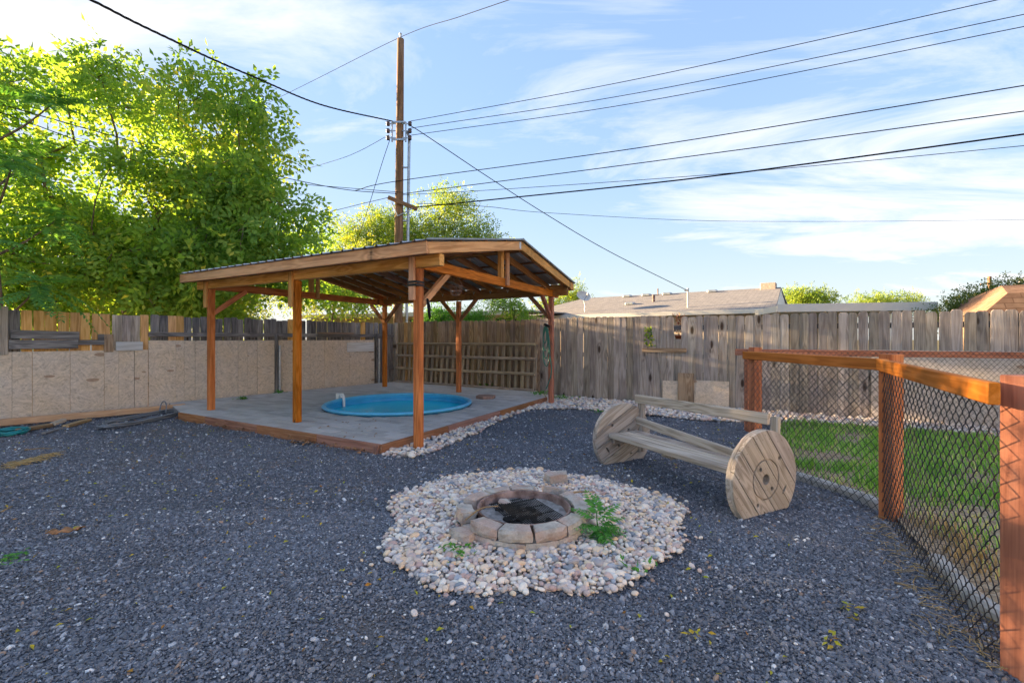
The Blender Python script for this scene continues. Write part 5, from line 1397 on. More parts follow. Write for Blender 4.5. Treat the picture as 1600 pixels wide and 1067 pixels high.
# sunlit shrubs behind the fence, seen below the walnut crown
for k_, (u_, Y_, lab_) in enumerate(((70, 15.0, 'yellow green shrub behind the left fence, at the picture edge side'), (210, 15.5, 'yellow green shrub behind the left fence, under the middle of the walnut'), (350, 16.5, 'yellow green shrub behind the left fence, beside the pavilion roof'))):
    q = at(u_, 500, Y_)
    tree('tall_shrub', lab_, (q.x, q.y, -.05), (q.x, q.y, 1.4), [(q.x, q.y, 2.3, 1.7, 1.1, 1.1), (q.x + .4, q.y, 3.2, 1.2, 1.0, .8)], 90, 26, 5, .12, .06, 'poplar', 60 + k_, rmax=.07, clr=.36, droop=.2, cat='shrub', group='shrubs behind the left fence')
# poplar behind it
q = at(352, 500, 19)
tree('poplar_tree', 'tall pale green poplar rising behind the walnut tree', (q.x, q.y, -.05), (q.x, q.y, 8.5),
     [bl(352, 165, 19, .75, .8, 1.0), bl(362, 215, 19, 1.2, 1.2, 1.5), bl(392, 260, 19, 1.3, 1.2, 1.6), bl(372, 330, 19, 1.8, 1.5, 2.2)], 130, 34, 1, .16, .12, 'poplar', 5, pinnate=False, clr=.38, droop=.1)
# yellowing locust behind the pavilion
q = at(650, 500, 23)
tree('locust_tree', 'yellowing locust tree behind the utility pole and pavilion roof', (q.x, q.y, -.05), (q.x, q.y, 4.5),
     [bl(700, 330, 23, 1.9, 1.7, 1.2), bl(650, 372, 23, 2.2, 1.8, 1.3), bl(600, 350, 23, 1.3, 1.3, 1.0), bl(560, 385, 23, 1.5, 1.3, 1.3), bl(745, 368, 22.5, 1.3, 1.2, .8), bl(620, 430, 23, 3.2, 2.0, 1.4), bl(545, 350, 22.5, .5, .6, .5)],
     300, 32, 5, .14, .065, 'locust', 8, rmax=.16, clr=.42, droop=.3)
q = at(520, 500, 19)
tree('locust_tree', 'small yellow green tree filling in between walnut and utility pole', (q.x, q.y, -.05), (q.x, q.y, 3.0),
     [bl(540, 420, 19, 1.6, 1.2, 1.3), bl(480, 450, 19, 1.8, 1.2, 1.1), bl(560, 470, 18, 1.0, 1.0, .6)], 110, 24, 5, .13, .055, 'poplar', 9, rmax=.12, clr=.40, droop=.3)
# trees over the roofs
q = at(1257, 500, 36)
tree('round_tree', 'golden round topped tree behind the carport, next to the chimney', (q.x, q.y, -.05), (q.x, q.y, 3.0), [bl(1257, 470, 36, 2.1, 1.8, .9), bl(1245, 462, 36, 1.2, 1.2, .6), bl(1278, 466, 36, 1.2, 1.1, .5)], 90, 24, 5, .17, .08, 'locust', 12, rmax=.16, clr=.40, droop=.1, group='trees beyond the roofs')
q = at(1385, 500, 42)
tree('round_tree', 'wide low golden tree behind the middle of the carport roof', (q.x, q.y, -.05), (q.x, q.y, 3.2), [bl(1360, 472, 42, 2.0, 1.6, .8), bl(1410, 472, 42, 2.0, 1.6, .9)], 80, 24, 5, .18, .08, 'locust', 13, rmax=.16, clr=.42, droop=.1, group='trees beyond the roofs')
q = at(893, 500, 33)
tree('round_tree', 'yellow tree just behind the pavilion eave, left of the satellite dish', (q.x, q.y, -.05), (q.x, q.y, 3.0), [bl(898, 462, 33, .9, 1.0, .9), bl(862, 474, 33, 1.0, 1.0, .6)], 50, 24, 5, .16, .07, 'locust', 14, rmax=.14, clr=.40, droop=.1, group='trees beyond the roofs')
q = at(1530, 500, 13.2)
tree('leafy_bush', 'dark green leafy bush behind the right end of the fence', (q.x, q.y, -.05), (q.x, q.y, 1.6), [bl(1540, 470, 13.2, .75, .6, .42), bl(1500, 484, 13, .55, .5, .35), bl(1585, 458, 13.2, .7, .6, .4), bl(1465, 492, 13, .4, .4, .25)], 110, 22, 5, .075, .042, 'bush', 15, rmax=.06, clr=.22, droop=.2, cat='bush')
q = at(712, 500, 15.3)
tree('bright_shrub', 'bright green shrub just above the fence behind the pavilion', (q.x, q.y, -.05), (q.x, q.y, 1.5), [bl(690, 499, 15.3, .6, .5, .32), bl(735, 501, 15.3, .6, .5, .26), bl(665, 505, 15.3, .4, .4, .25)], 60, 26, 5, .09, .035, 'bright', 16, rmax=.05, clr=.20, droop=-.3, cat='shrub')
q = at(800, 500, 15.8)
tree('young_tree', 'thin young tree with hanging leaves right of the middle rear post', (q.x, q.y, -.05), (q.x + .1, q.y, 2.3), [bl(795, 478, 15.8, .45, .4, .55), bl(815, 492, 15.6, .35, .3, .35), bl(770, 466, 15.8, .4, .4, .3)], 34, 12, 7, .10, .05, 'walnut', 17, rmax=.05, clr=.22, droop=.7)

# tree of heaven with big feathered leaves at the left edge
def frond_mesh(L, pairs, lw, ll, seed, mat, curl=.35, name='frond'):
    rs = np.random.RandomState(seed)
    t = np.linspace(0, 1, 14); P = np.stack([L * t, 0 * t, -curl * L * t ** 2 + .06 * L * t], 1)
    V0, F0 = tube_arrays(P, np.linspace(.005, .0018, 14) * (L / .7), 4)
    pos, tip, nr, L_, W_ = [], [], [], [], []
    for k in range(pairs):
        f = .16 + .82 * k / (pairs - 1); p = np.array([np.interp(f, t, P[:, i]) for i in range(3)])
        for s_ in (-1, 1):
            pos.append(p); tip.append(np.array([.42, s_ * 1.0, -.28 + rs.uniform(-.15, .15)]) + rs.normal(size=3) * .06); nr.append(np.array([.1, -s_ * .25, 1.0]) + rs.normal(size=3) * .12)
            k_ = math.sin(math.pi * min(1, .22 + .78 * (1 - abs(f - .42) * 1.1))) if False else (1 - .55 * max(0, f - .5) / .5) * (.75 + .25 * min(1, f / .3))
            L_.append(ll * k_ * rs.uniform(.9, 1.1)); W_.append(lw * k_)
    pos.append(P[-1]); tip.append(np.array([1, 0, -.5])); nr.append(np.array([.4, 0, 1.0])); L_.append(ll * .5); W_.append(lw * .6)
    V1, F1 = leaf_arrays(np.array(pos), unit(np.array(tip)), unit(np.array(nr)), np.array(L_), np.array(W_))
    V0q = np.concatenate([F0[:, [0, 1, 2]], F0[:, [0, 2, 3]]]); V = np.vstack([V0, V1]); Fc = np.vstack([V0q, F1 + len(V0)])
    r_ = np.concatenate([np.full(len(V0q), .7), np.repeat(np.clip(rs.normal(.45, .16, len(pos)), 0, 1), 2)])
    return fast_mesh(name, V, Fc, mat, False, r_)
ah0 = Vector((-8.55, 7.55, 0))
ah = thing('tree_of_heaven', 'tree with long feathered leaves hanging over the fence at the left edge', 'tree', (ah0.x, ah0.y, 0))
fr_m = [frond_mesh(rnd.uniform(.70, .95), 12 + k % 3, .055, .155, 40 + k, M['frond'], .3 + .1 * (k % 3)) for k in range(6)]
stems = []
trunk = [Vector((ah0.x, ah0.y, -.05)), Vector((ah0.x + .05, ah0.y, 1.6)), Vector((ah0.x - .1, ah0.y + .05, 3.2)), Vector((ah0.x, ah0.y, 5.2))]
V, Fq = tube_arrays(smooth_line(trunk, 6), np.linspace(.07, .02, 19), 8); part('trunk', V, Fq, M['bark'], ah, smooth=True, fast=True)
for k in range(9):
    z = 1.9 + k * .38; a_ = k * 2.4; tgt = Vector((ah0.x + math.cos(a_) * .7 + .15, ah0.y + math.sin(a_) * .6 - .1, z + .35)); b_ = Vector((ah0.x, ah0.y, z - .3))
    V, Fq = tube_arrays(smooth_line([b_, b_.lerp(tgt, .5) - UPV * .05, tgt], 4), np.linspace(.022, .010, 9), 6); part('branch', V, Fq, M['bark'], ah, smooth=True, fast=True); stems.append(tgt)
    for j in range(12):
        yaw = rnd.uniform(0, 6.28) if j > 5 else rnd.uniform(-1.4, .4); o_ = put('frond', fr_m[rnd.randrange(6)], ah, tgt + Vector((rnd.uniform(-.1, .1), rnd.uniform(-.1, .1), rnd.uniform(-.15, .15))), (rnd.uniform(-.3, .3), rnd.uniform(-.5, .45), yaw))

# added trees further along the left fence, outside the picture, that keep the yard in shade
for k, (x, y, zc, rx, rz_, lab) in enumerate(((-12.8, 9.0, 3.9, 2.5, 2.2, 'added shade tree beside the left fence just outside the view'), (-13.6, 4.2, 2.9, 2.6, 1.6, 'added unseen shade tree by the left fence level with the lawn'), (-14.0, -.5, 2.6, 2.6, 1.4, 'added unseen shade tree by the left fence behind the viewpoint'))):
    tree('added_shade_tree', lab, (x, y, -.05), (x, y, 1.8), [(x, y, zc, rx, rx, rz_), (x, y, 2.2, rx, rx, 1.1)], 170, 14, 5, .19, .10, 'walnut', 30 + k, rmax=.2, clr=.5, minz=1.0, group='added shade trees along the left fence')

# ------------------------------------------------------------------ loose stones
def scatter(name, pts, scl, rot, mat, sub, irregular, label, cat, parent=None, kind='stuff'):
    """one object: points carrying the stones as instances (nobody could count them)"""
    pts = np.asarray(pts, np.float32); c = pts.mean(0); c[2] = 0
    me = bpy.data.meshes.new(name); me.vertices.add(len(pts)); me.vertices.foreach_set('co', (pts - c).ravel())
    a = me.attributes.new('stone_scale', 'FLOAT_VECTOR', 'POINT'); a.data.foreach_set('vector', np.asarray(scl, np.float32).ravel())
    a = me.attributes.new('stone_turn', 'FLOAT_VECTOR', 'POINT'); a.data.foreach_set('vector', np.asarray(rot, np.float32).ravel())
    me.materials.append(mat)
    ng = bpy.data.node_groups.new(name + '_nodes', 'GeometryNodeTree')
    ng.interface.new_socket('Geometry', in_out='INPUT', socket_type='NodeSocketGeometry'); ng.interface.new_socket('Geometry', in_out='OUTPUT', socket_type='NodeSocketGeometry')
    gi = ng.nodes.new('NodeGroupInput'); go_ = ng.nodes.new('NodeGroupOutput')
    jn = ng.nodes.new('GeometryNodeGeometryToInstance')
    for k in range(4):
        ico = ng.nodes.new('GeometryNodeMeshIcoSphere'); ico.inputs['Subdivisions'].default_value = sub; ico.inputs['Radius'].default_value = 1.0
        sp = ng.nodes.new('GeometryNodeSetPosition'); nz = ng.nodes.new('ShaderNodeTexNoise'); nz.inputs['Scale'].default_value = .9 + .25 * k; nz.inputs['Detail'].default_value = 1.0
        ps = ng.nodes.new('GeometryNodeInputPosition'); ad = ng.nodes.new('ShaderNodeVectorMath'); ad.operation = 'ADD'; ad.inputs[1].default_value = (k * 5.1, k * 2.3, 1.7 * k)
        sb = ng.nodes.new('ShaderNodeVectorMath'); sb.operation = 'SUBTRACT'; sb.inputs[1].default_value = (.5, .5, .5)
        sc = ng.nodes.new('ShaderNodeVectorMath'); sc.operation = 'SCALE'; sc.inputs['Scale'].default_value = irregular
        L = ng.links.new
        L(ps.outputs[0], ad.inputs[0]); L(ad.outputs[0], nz.inputs['Vector']); L(nz.outputs['Color'], sb.inputs[0]); L(sb.outputs[0], sc.inputs[0]); L(sc.outputs[0], sp.inputs['Offset']); L(ico.outputs[0], sp.inputs['Geometry'])
        ss = ng.nodes.new('GeometryNodeSetShadeSmooth'); ss.inputs['Shade Smooth'].default_value = sub > 1; L(sp.outputs[0], ss.inputs[0])
        sm = ng.nodes.new('GeometryNodeSetMaterial'); sm.inputs['Material'].default_value = mat; L(ss.outputs[0], sm.inputs[0]); L(sm.outputs[0], jn.inputs[0])
    ip = ng.nodes.new('GeometryNodeInstanceOnPoints'); ip.inputs['Pick Instance'].default_value = True
    rv_ = ng.nodes.new('FunctionNodeRandomValue'); rv_.data_type = 'INT'; rv_.inputs[4].default_value = 0; rv_.inputs[5].default_value = 3
    ns_ = ng.nodes.new('GeometryNodeInputNamedAttribute'); ns_.data_type = 'FLOAT_VECTOR'; ns_.inputs[0].default_value = 'stone_scale'
    nt_ = ng.nodes.new('GeometryNodeInputNamedAttribute'); nt_.data_type = 'FLOAT_VECTOR'; nt_.inputs[0].default_value = 'stone_turn'
    er = ng.nodes.new('FunctionNodeEulerToRotation')
    L(gi.outputs[0], ip.inputs['Points']); L(jn.outputs[0], ip.inputs['Instance']); L(rv_.outputs[2], ip.inputs['Instance Index']); L(ns_.outputs[0], ip.inputs['Scale']); L(nt_.outputs[0], er.inputs[0]); L(er.outputs[0], ip.inputs['Rotation']); L(ip.outputs[0], go_.inputs[0])
    o = put(name, me, parent, c)
    md = o.modifiers.new('stones', 'NODES'); md.node_group = ng
    o['kind'] = kind
    if label: tag(o, label, cat)
    return o
def turns(n, flat=.35): return np.stack([NR.normal(0, flat, n), NR.normal(0, flat, n), NR.uniform(0, 6.283, n)], 1)
dpoly = [(p.x, p.y) for p in deck_poly]
# the pebble disc round the fire pit, and the strips along the patio and the back fence
PBC = Vector((.135, 3.52, 0))
def bed_r(t): return 1.085 + .05 * np.sin(3 * t + 1) + .04 * np.sin(5 * t + .4) + .03 * np.sin(9 * t)
strip_a = [tuple(G(*p)[:2]) for p in ((600, 713), (645, 716), (690, 703), (742, 678), (800, 650), (835, 640), (872, 640), (905, 640), (950, 643), (1000, 648), (1100, 658), (1165, 661))]
fe = [fb(8.6, .05), fb(4.7, .05)]
strip_poly = strip_a + [(3.9, 7.35), (5.0, 7.25), (6.2, 6.55), (8.6, 5.2)] + [tuple(fb(14.0, .05)[:2])] + [tuple(p[:2]) for p in fe] + [tuple(D4[:2]), tuple(D1[:2])]
pb = part('pebble_bed', [tuple(PBC + Vector((r * math.cos(t), r * math.sin(t), .012 if k else .0))) for t in np.linspace(0, 2 * np.pi, 48, endpoint=False) for k, r in ((0, float(bed_r(t)) - .03), (1, .75))],
          [(2 * i, 2 * ((i + 1) % 48), 2 * ((i + 1) % 48) + 1, 2 * i + 1) for i in range(48)] + [tuple(2 * i + 1 for i in range(48))], M['pebblebase'])
tag(pb, 'round bed of tan and grey river pebbles around the fire pit', 'pebble bed', kind='structure')
ps_ = sheet('pebble_strip', strip_poly, .012, M['pebblebase']); tag(ps_, 'pale river pebble strip along the patio side and the back fence', 'pebble strip')
def pebble_layer(n, area, rmin, rmax, z):
    X = []
    while len(X) < n:
        x, y = area(); X.append((x, y, z(x, y)))
    return np.array(X)
# disc: dart throwing, two layers
def disc_pts(n, dmin, zoff):
    pts = []; grid = {}
    tries = 0
    while len(pts) < n and tries < n * 40:
        tries += 1
        t = rnd.uniform(0, 6.2832); r = math.sqrt(rnd.random()) * (float(bed_r(t)) + abs(rnd.gauss(0, .022)))
        x, y = PBC.x + r * math.cos(t), PBC.y + r * math.sin(t)
        if math.hypot(x - FC.x, y - FC.y) < .46: continue
        k = (int(x / dmin), int(y / dmin)); bad = False
        for i in (-1, 0, 1):
            for j in (-1, 0, 1):
                for q in grid.get((k[0] + i, k[1] + j), ()):
                    if (q[0] - x) ** 2 + (q[1] - y) ** 2 < dmin * dmin: bad = True
        if bad: continue
        grid.setdefault(k, []).append((x, y)); pts.append((x, y, zoff + .022 * max(0, 1 - (r / 1.1) ** 2)))
    return np.array(pts)
pk = disc_pts(3300, .0265, .016)
n = len(pk); size = NR.lognormal(math.log(.0172), .28, n).clip(.011, .036)
scl = np.stack([size * NR.uniform(.95, 1.45, n), size * NR.uniform(.8, 1.1, n), size * NR.uniform(.5, .8, n)], 1)
pk[:, 2] += NR.uniform(0, .012, n)
stray_t = NR.uniform(0, 6.283, 70); stray_r = bed_r(stray_t) + np.abs(NR.normal(.02, .13, 70)); stray = np.column_stack([PBC.x + stray_r * np.cos(stray_t), PBC.y + stray_r * np.sin(stray_t), np.full(70, .012)])
pk = np.vstack([pk, stray]); ss_ = NR.uniform(.009, .019, 70); scl = np.vstack([scl, np.stack([ss_ * 1.2, ss_, ss_ * .65], 1)]); n = len(pk)
tr = turns(n, .3)
show = scl[:, 0] / (pk[:, 1] ** 1.5)
big = np.argsort(-show)[:300]; rest = np.setdiff1d(np.arange(n), big)
pm = []
for k in range(6):
    bm = bmesh.new(); bmesh.ops.create_icosphere(bm, subdivisions=2, radius=1.0)
    rs = np.random.RandomState(k + 70); dirs = unit(rs.normal(size=(5, 3))); am = rs.uniform(-.20, .16, 5)
    for v in bm.verts:
        c_ = np.array(v.co); v.co *= 1 + sum(a * max(0, float(c_.dot(d))) ** 2 for a, d in zip(am, dirs))
    me = bpy.data.meshes.new('pebble'); bm.to_mesh(me); bm.free(); me.materials.append(M['pebble']); me.polygons.foreach_set('use_smooth', np.ones(len(me.polygons), dtype=bool)); pm.append(me)
for i in big: put('pebble', pm[rnd.randrange(6)], pb, pk[i], tuple(tr[i]), tuple(scl[i]))
scatter('loose_pebbles', pk[rest], scl[rest], tr[rest], M['pebble'], 2, .5, None, None, pb)
under = disc_pts(3200, .022, .004); nu = len(under); su = NR.uniform(.011, .02, nu)
scatter('small_pebbles', under, np.stack([su * 1.2, su, su * .7], 1), turns(nu), M['pebble'], 1, .5, None, None, pb)
# strips
sp_ = np.array(strip_poly); lo, hi = sp_.min(0), sp_.max(0)
C_ = NR.uniform(lo, hi, (26000, 2)); jit = NR.normal(0, .035, C_.shape)
ok = inside(strip_poly, C_[:, 0], C_[:, 1]) & ~inside(dpoly, C_[:, 0], C_[:, 1]); C_ = C_[ok] + jit[ok] * (NR.rand(ok.sum(), 1) < .3)
ok = ~inside(dpoly, C_[:, 0], C_[:, 1]) & (C_[:, 0] / C_[:, 1] < 1.3); C_ = C_[ok]; n = len(C_)
size = NR.lognormal(math.log(.023), .28, n).clip(.012, .045)
scatter('strip_pebbles', np.column_stack([C_, .012 + NR.uniform(.004, .022, n)]), np.stack([size * NR.uniform(1, 1.45, n), size, size * NR.uniform(.5, .8, n)], 1), turns(n, .3), M['pebble'], 2, .5, None, None, ps_)
# gravel: dense near the camera, thinner far off
def gravel(name, n, y0, y1, smin, smax, x0, x1, label, beside=False):
    Y = np.sqrt(NR.uniform(y0 ** 2, y1 ** 2, n)); X = NR.uniform(-1.22, 1.22, n) * Y
    if beside: X = NR.uniform(x0, x1, n); Y = NR.uniform(y0, y1, n)
    t = np.arctan2(Y - PBC.y, X - PBC.x); r = np.hypot(X - PBC.x, Y - PBC.y)
    ok = (r > bed_r(t) - .05) & ~inside(dpoly, X, Y) & ~inside(strip_poly, X, Y) & (~inside(soil_poly, X, Y) | (NR.rand(n) < .04))
    if beside: ok &= (np.abs(X) > 1.22 * Y) | (Y < 1.55)
    d_left = (X - CORNER.x) * LN.x + (Y - CORNER.y) * LN.y
    ok &= d_left > .03
    lowf = np.sin(1.7 * X + .6 * np.sin(2.3 * Y)) * np.sin(1.4 * Y + .8 * np.sin(1.9 * X)) + .5 * np.sin(4.1 * X - 2.7 * Y) * np.sin(3.3 * Y + 1.1)
    ok &= NR.rand(n) < np.clip(.86 + .42 * lowf, .28, 1)          # thin and thick patches
    X, Y = X[ok], Y[ok]; m = len(X); size = NR.lognormal(math.log(smin), .5, m).clip(smin * .45, smax)
    sc = np.stack([size * NR.uniform(.9, 1.5, m), size * NR.uniform(.7, 1.05, m), size * NR.uniform(.35, .65, m)], 1)
    return scatter(name, np.column_stack([X, Y, hgt(X, Y) + size * NR.uniform(.0, .45, m)]), sc, turns(m, .45), M['gravel'], 1, .75, label[0], label[1])
gravel('near_gravel', 290000, 1.55, 3.6, .0043, .017, -9, 9, ('crushed blue grey gravel stones lying loose in the foreground', 'gravel'))
gravel('middle_gravel', 180000, 3.6, 6.2, .0054, .018, -9, 9, ('crushed blue grey gravel stones around bench and pebble bed', 'gravel'))
gravel('far_gravel', 85000, 6.2, 10.5, .0080, .022, -9, 9, ('crushed blue grey gravel stones near patio and left fence', 'gravel'))

gravel('side_gravel', 150000, -.6, 6.0, .0062, .019, -9, 2.4, ('crushed blue grey gravel stones at the near edges of the yard', 'gravel'), True)

# ------------------------------------------------------------------ lawn
lawn_poly = [(2.93, 4.75), (2.96, 4.45), (3.12, 4.1), (3.3, 3.82), (3.35, 3.62), (3.45, 3.42), (3.6, 3.15), (3.55, 2.9), (3.8, 2.7), (5.4, 1.6), (8.6, 2.2), (8.3, 5.0), (6.5, 6.2), (5.3, 7.0), (4.3, 7.2), (3.55, 6.3), (3.05, 5.3)]
def blades(n, poly, lo, hi, hmin, hmax, seed, dry=0.0, patch=None):
    rs = np.random.RandomState(seed); P = rs.uniform(lo, hi, (n, 2)); P = P[inside(poly, P[:, 0] + rs.normal(0, .03, n), P[:, 1] + rs.normal(0, .03, n))]
    if patch is not None:
        k = patch(P[:, 0], P[:, 1], rs); P = P[k]
    m = len(P); clump = np.sin(5.1 * P[:, 0] + 1.3 * np.sin(3.7 * P[:, 1])) * np.sin(4.3 * P[:, 1] + 1.1 * np.sin(4.9 * P[:, 0]))
    a = rs.uniform(0, 6.283, m); h = rs.uniform(hmin, hmax, m) * (1 + .35 * clump); w = rs.uniform(.0025, .0045, m) * (1 + .12 * P[:, 1]); ln = rs.uniform(.1, .75, m) * h
    da = np.stack([np.cos(a), np.sin(a)], 1); sd = np.stack([-da[:, 1], da[:, 0]], 1); z0 = np.full(m, .025)
    b0 = np.column_stack([P - sd * w[:, None], z0]); b1 = np.column_stack([P + sd * w[:, None], z0])
    m0 = np.column_stack([P - sd * w[:, None] * .7 + da * ln[:, None] * .3, z0 + h * .6]); m1 = np.column_stack([P + sd * w[:, None] * .7 + da * ln[:, None] * .3, z0 + h * .6]); tp = np.column_stack([P + da * ln[:, None], z0 + h])
    V = np.stack([b0, b1, m1, m0, tp], 1).reshape(-1, 3); i = np.arange(m)[:, None] * 5
    Fc = np.concatenate([i + [[0, 1, 2]], i + [[0, 2, 3]], i + [[3, 2, 4]]], 1).reshape(-1, 3)
    r_ = np.repeat(np.clip(rs.normal(.42, .2, m) - .16 * clump + np.where(rs.rand(m) < dry * (1.6 - clump), .6, 0), 0, 1), 3)
    return V, Fc, r_
def lawn_patch(x, y, rs):
    d1 = ((x - 3.35) / .50) ** 2 + ((y - 5.02) / .16) ** 2
    d2 = ((x - 3.0) / .25) ** 2 + ((y - 4.35) / .2) ** 2
    worn = np.sin(2.9 * x + .9) * np.sin(3.4 * y + .4 * np.sin(5 * x)) + .35 * np.sin(9.1 * x + 3) * np.sin(8.3 * y)
    keep = (d1 > 1 + rs.normal(0, .25, len(x))) & (d2 > 1 + rs.normal(0, .25, len(x))) & (worn < .62 + rs.normal(0, .22, len(x)))
    return keep & (rs.rand(len(x)) < np.clip(1.25 - .10 * y, .3, 1))
V, Fc, r_ = blades(62000, lawn_poly, (2.8, 1.6), (8.6, 7.3), .04, .105, 21, .07, lawn_patch)
o = part('lawn_grass', V, Fc, M['grass'], None, fast=True, rndattr=r_); tag(o, 'green lawn grass growing inside the wire fence', 'grass', kind='stuff')
edge_poly = [(2.40, 1.7), (2.42, 2.1), (2.70, 2.6), (2.95, 3.25), (3.02, 3.7), (2.9, 4.3), (2.95, 4.6), (3.2, 4.2), (3.5, 3.6), (3.7, 2.9), (3.4, 2.2), (3.0, 1.6)]
V, Fc, r_ = blades(2600, edge_poly, (2.3, 1.5), (3.8, 4.7), .03, .08, 22, .5)
o = part('sparse_grass', V, Fc, M['grass'], None, fast=True, rndattr=r_); tag(o, 'sparse half dry grass on the soil by the kerb', 'grass', kind='stuff')
st_poly = [(2.55, 2.45), (2.78, 3.0), (2.95, 3.4), (3.1, 3.3), (3.0, 2.9), (2.8, 2.5)]
V, Fc, r_ = blades(1500, st_poly, (2.4, 2.3), (3.2, 3.5), .03, .10, 23, 0)
o = part('dry_straw', V, Fc, M['straw'], None, fast=True, rndattr=r_); tag(o, 'tufts of dry yellow straw at the foot of the middle fence post', 'straw', kind='stuff')

# ------------------------------------------------------------------ plants, litter and things left on the ground
sm = [frond_mesh(.17, 8, .024, .068, 80 + k, M['sprout'], .35, 'leaf') for k in range(3)]
q = G(936, 846); q.z = .03
spr = thing('seedling', 'bright green feathery seedling growing beside the fire pit', 'plant', q)
V, Fq = tube_arrays(smooth_line([q, q + Vector((-.01, .01, .09)), q + Vector((-.015, .02, .17))], 4), np.linspace(.006, .003, 9), 6); part('stem', V, Fq, M['sprout'], spr, fast=True)
for k, (yaw, pit, hz_) in enumerate(((.2, -.45, .08), (1.5, -.8, .13), (2.8, -.6, .11), (-.6, -.35, .07), (-1.5, -.3, .05), (-2.3, -.4, .07), (.6, -.15, .05), (3.6, -.4, .07), (-1.0, -.6, .12), (2.0, -1.0, .14), (-.1, -.1, .05), (-1.9, -.05, .04), (-1.2, .0, .05), (.4, -.7, .12))):
    put('leaf', sm[k % 3], spr, q + Vector((-.005, .01, hz_)), (0, pit, yaw))
def weed(name, label, q, n, size, spread, mat='sprout', seed=0, cat='weed', up=.6):
    rs = np.random.RandomState(seed + 500); pos = np.column_stack([rs.normal(0, spread, (n, 2)) + [q.x, q.y], q.z + rs.uniform(0, size * .8, n)])
    tip = unit(np.column_stack([rs.normal(0, 1, (n, 2)), rs.uniform(0, 1, n) * up * 2])); nr = unit(rs.normal(size=(n, 3)) * .5 + [0, 0, 1])
    V, Fc = leaf_arrays(pos, tip, nr, size * rs.uniform(.6, 1.2, n), size * .42 * rs.uniform(.7, 1.2, n))
    o = part(name, V, Fc, M[mat], None, fast=True, rndattr=np.repeat(np.clip(rs.normal(.45, .2, n), 0, 1), 2), base=True); tag(o, label, cat, 'weeds'); return o
weed('weed', 'low green weed on the pebbles left of the fire pit', G(715, 872) + UPV * .03, 40, .045, .045, seed=1)
weed('weed', 'small green weed on the pebbles at the right front', G(995, 895) + UPV * .02, 14, .05, .05, seed=2)
weed('weed', 'bright round weed on the patio by the strand board', G(379, 624, DZ) + UPV * DZ * 0, 90, .05, .05, 'bright', 3)
weed('weed', 'green weed at the foot of the steel post on the left fence', G(436, 614, DZ), 50, .06, .05, seed=4)
weed('weed', 'bushy green weed in front of the slat panel', G(764, 605, DZ), 90, .09, .09, 'bright', 5)
weed('weed', 'small green weed at the foot of the slat panel, further right', G(790, 604, DZ), 40, .06, .08, seed=6)
weed('weed', 'tall thin weed at the right end of the slat panel', G(831, 602, DZ) + UPV * .12, 40, .06, .05, seed=7, up=1.2)
weed('weed', 'green weeds beside the right rear pavilion post', G(876, 624), 90, .08, .14, seed=8)
weed('weed', 'green weeds on the patio edge left of the rear post', G(843, 617, DZ), 60, .07, .10, seed=9)
weed('weed', 'dark weed at the left end of the patio by the fence', G(298, 628, .05), 60, .05, .08, seed=10)
weed('weed', 'small weed at the fence foot beside the left patio post', G(313, 627, .05), 40, .04, .06, 'bush', 11)
weed('weed', 'green leafy sprig lying at the left picture edge', G(12, 876), 60, .035, .05, seed=12, up=.1)
weed('weed', 'wilted green sprig on the gravel at lower right', G(1330, 962) + UPV * .01, 9, .05, .018, 'fallen', 13, up=.1)
weed('weed', 'yellow green sprig on the gravel near the bottom right', G(1297, 1010) + UPV * .01, 9, .04, .016, 'fallen', 14, up=.1)
weed('weed', 'yellow green sprig on the gravel right of the pebble bed', G(1085, 998) + UPV * .01, 10, .035, .018, 'fallen', 15, up=.1)
weed('weed', 'clump of yellow leaves between bench and fire pit', G(1032, 785) + UPV * .01, 40, .03, .06, 'fallen', 16, up=.1)
weed('weed', 'green weed on the pebble strip left of the bench', G(936, 645) + UPV * .01, 30, .05, .06, seed=17)
# vine on the back fence
vp = fpt(1015, 0, .03); rs = np.random.RandomState(5); nv = 70
pos = np.array([tuple(vp + BDIR * rs.normal(0, .05) + UPV * (rs.uniform(vz(539, vp), vz(510, vp))) + BN * rs.uniform(0, .04)) for _ in range(nv)])
V, Fc = leaf_arrays(pos, unit(rs.normal(size=(nv, 3)) * .5 + [0, 0, -1.0]), unit(np.tile(np.array(BN), (nv, 1)) + rs.normal(size=(nv, 3)) * .4), rs.uniform(.045, .07, nv), rs.uniform(.03, .05, nv))
o = part('vine', V, Fc, M['walnut'], None, fast=True, rndattr=np.repeat(rs.rand(nv), 2)); tag(o, 'green vine leaves poking through the back fence', 'vine')
pos = np.array([(pg.x, pg.y, 1.42)] * 60) + rs.normal(size=(60, 3)) * [.07, .03, .0] + np.column_stack([np.zeros((60, 2)), rs.uniform(0, .42, 60)])
V, Fc = leaf_arrays(pos, unit(rs.normal(size=(60, 3)) + [0, 0, .5]), unit(rs.normal(size=(60, 3))), rs.uniform(.05, .09, 60), rs.uniform(.02, .04, 60)); part('dried_plant', V, Fc, M['maroon'], pot, fast=True, rndattr=np.repeat(rs.rand(60), 2))
V, Fq = tubes([(smooth_line([Vector((pg.x, pg.y, 1.40)), Vector((pg.x + a, pg.y, 1.6)), Vector((pg.x + 2 * a, pg.y, 1.88))], 4), .004) for a in (-.05, -.02, .02, .06)], 4); part('dry_stems', V, Fq, M['rust'], pot, fast=True)
# hexagonal paver on the patio
q = G(759, 618.5, DZ + .05); V, Fc = prism([(q.x + .21 * math.cos(t), q.y + .21 * math.sin(t)) for t in np.linspace(.3, .3 + 2 * math.pi, 6, endpoint=False)], DZ + .004, DZ + .065, .008)
o = part('stepping_stone', V, Fc, M['redpaver'], None); tag(o, 'loose reddish stepping stone lying on the patio behind the pool', 'paver')
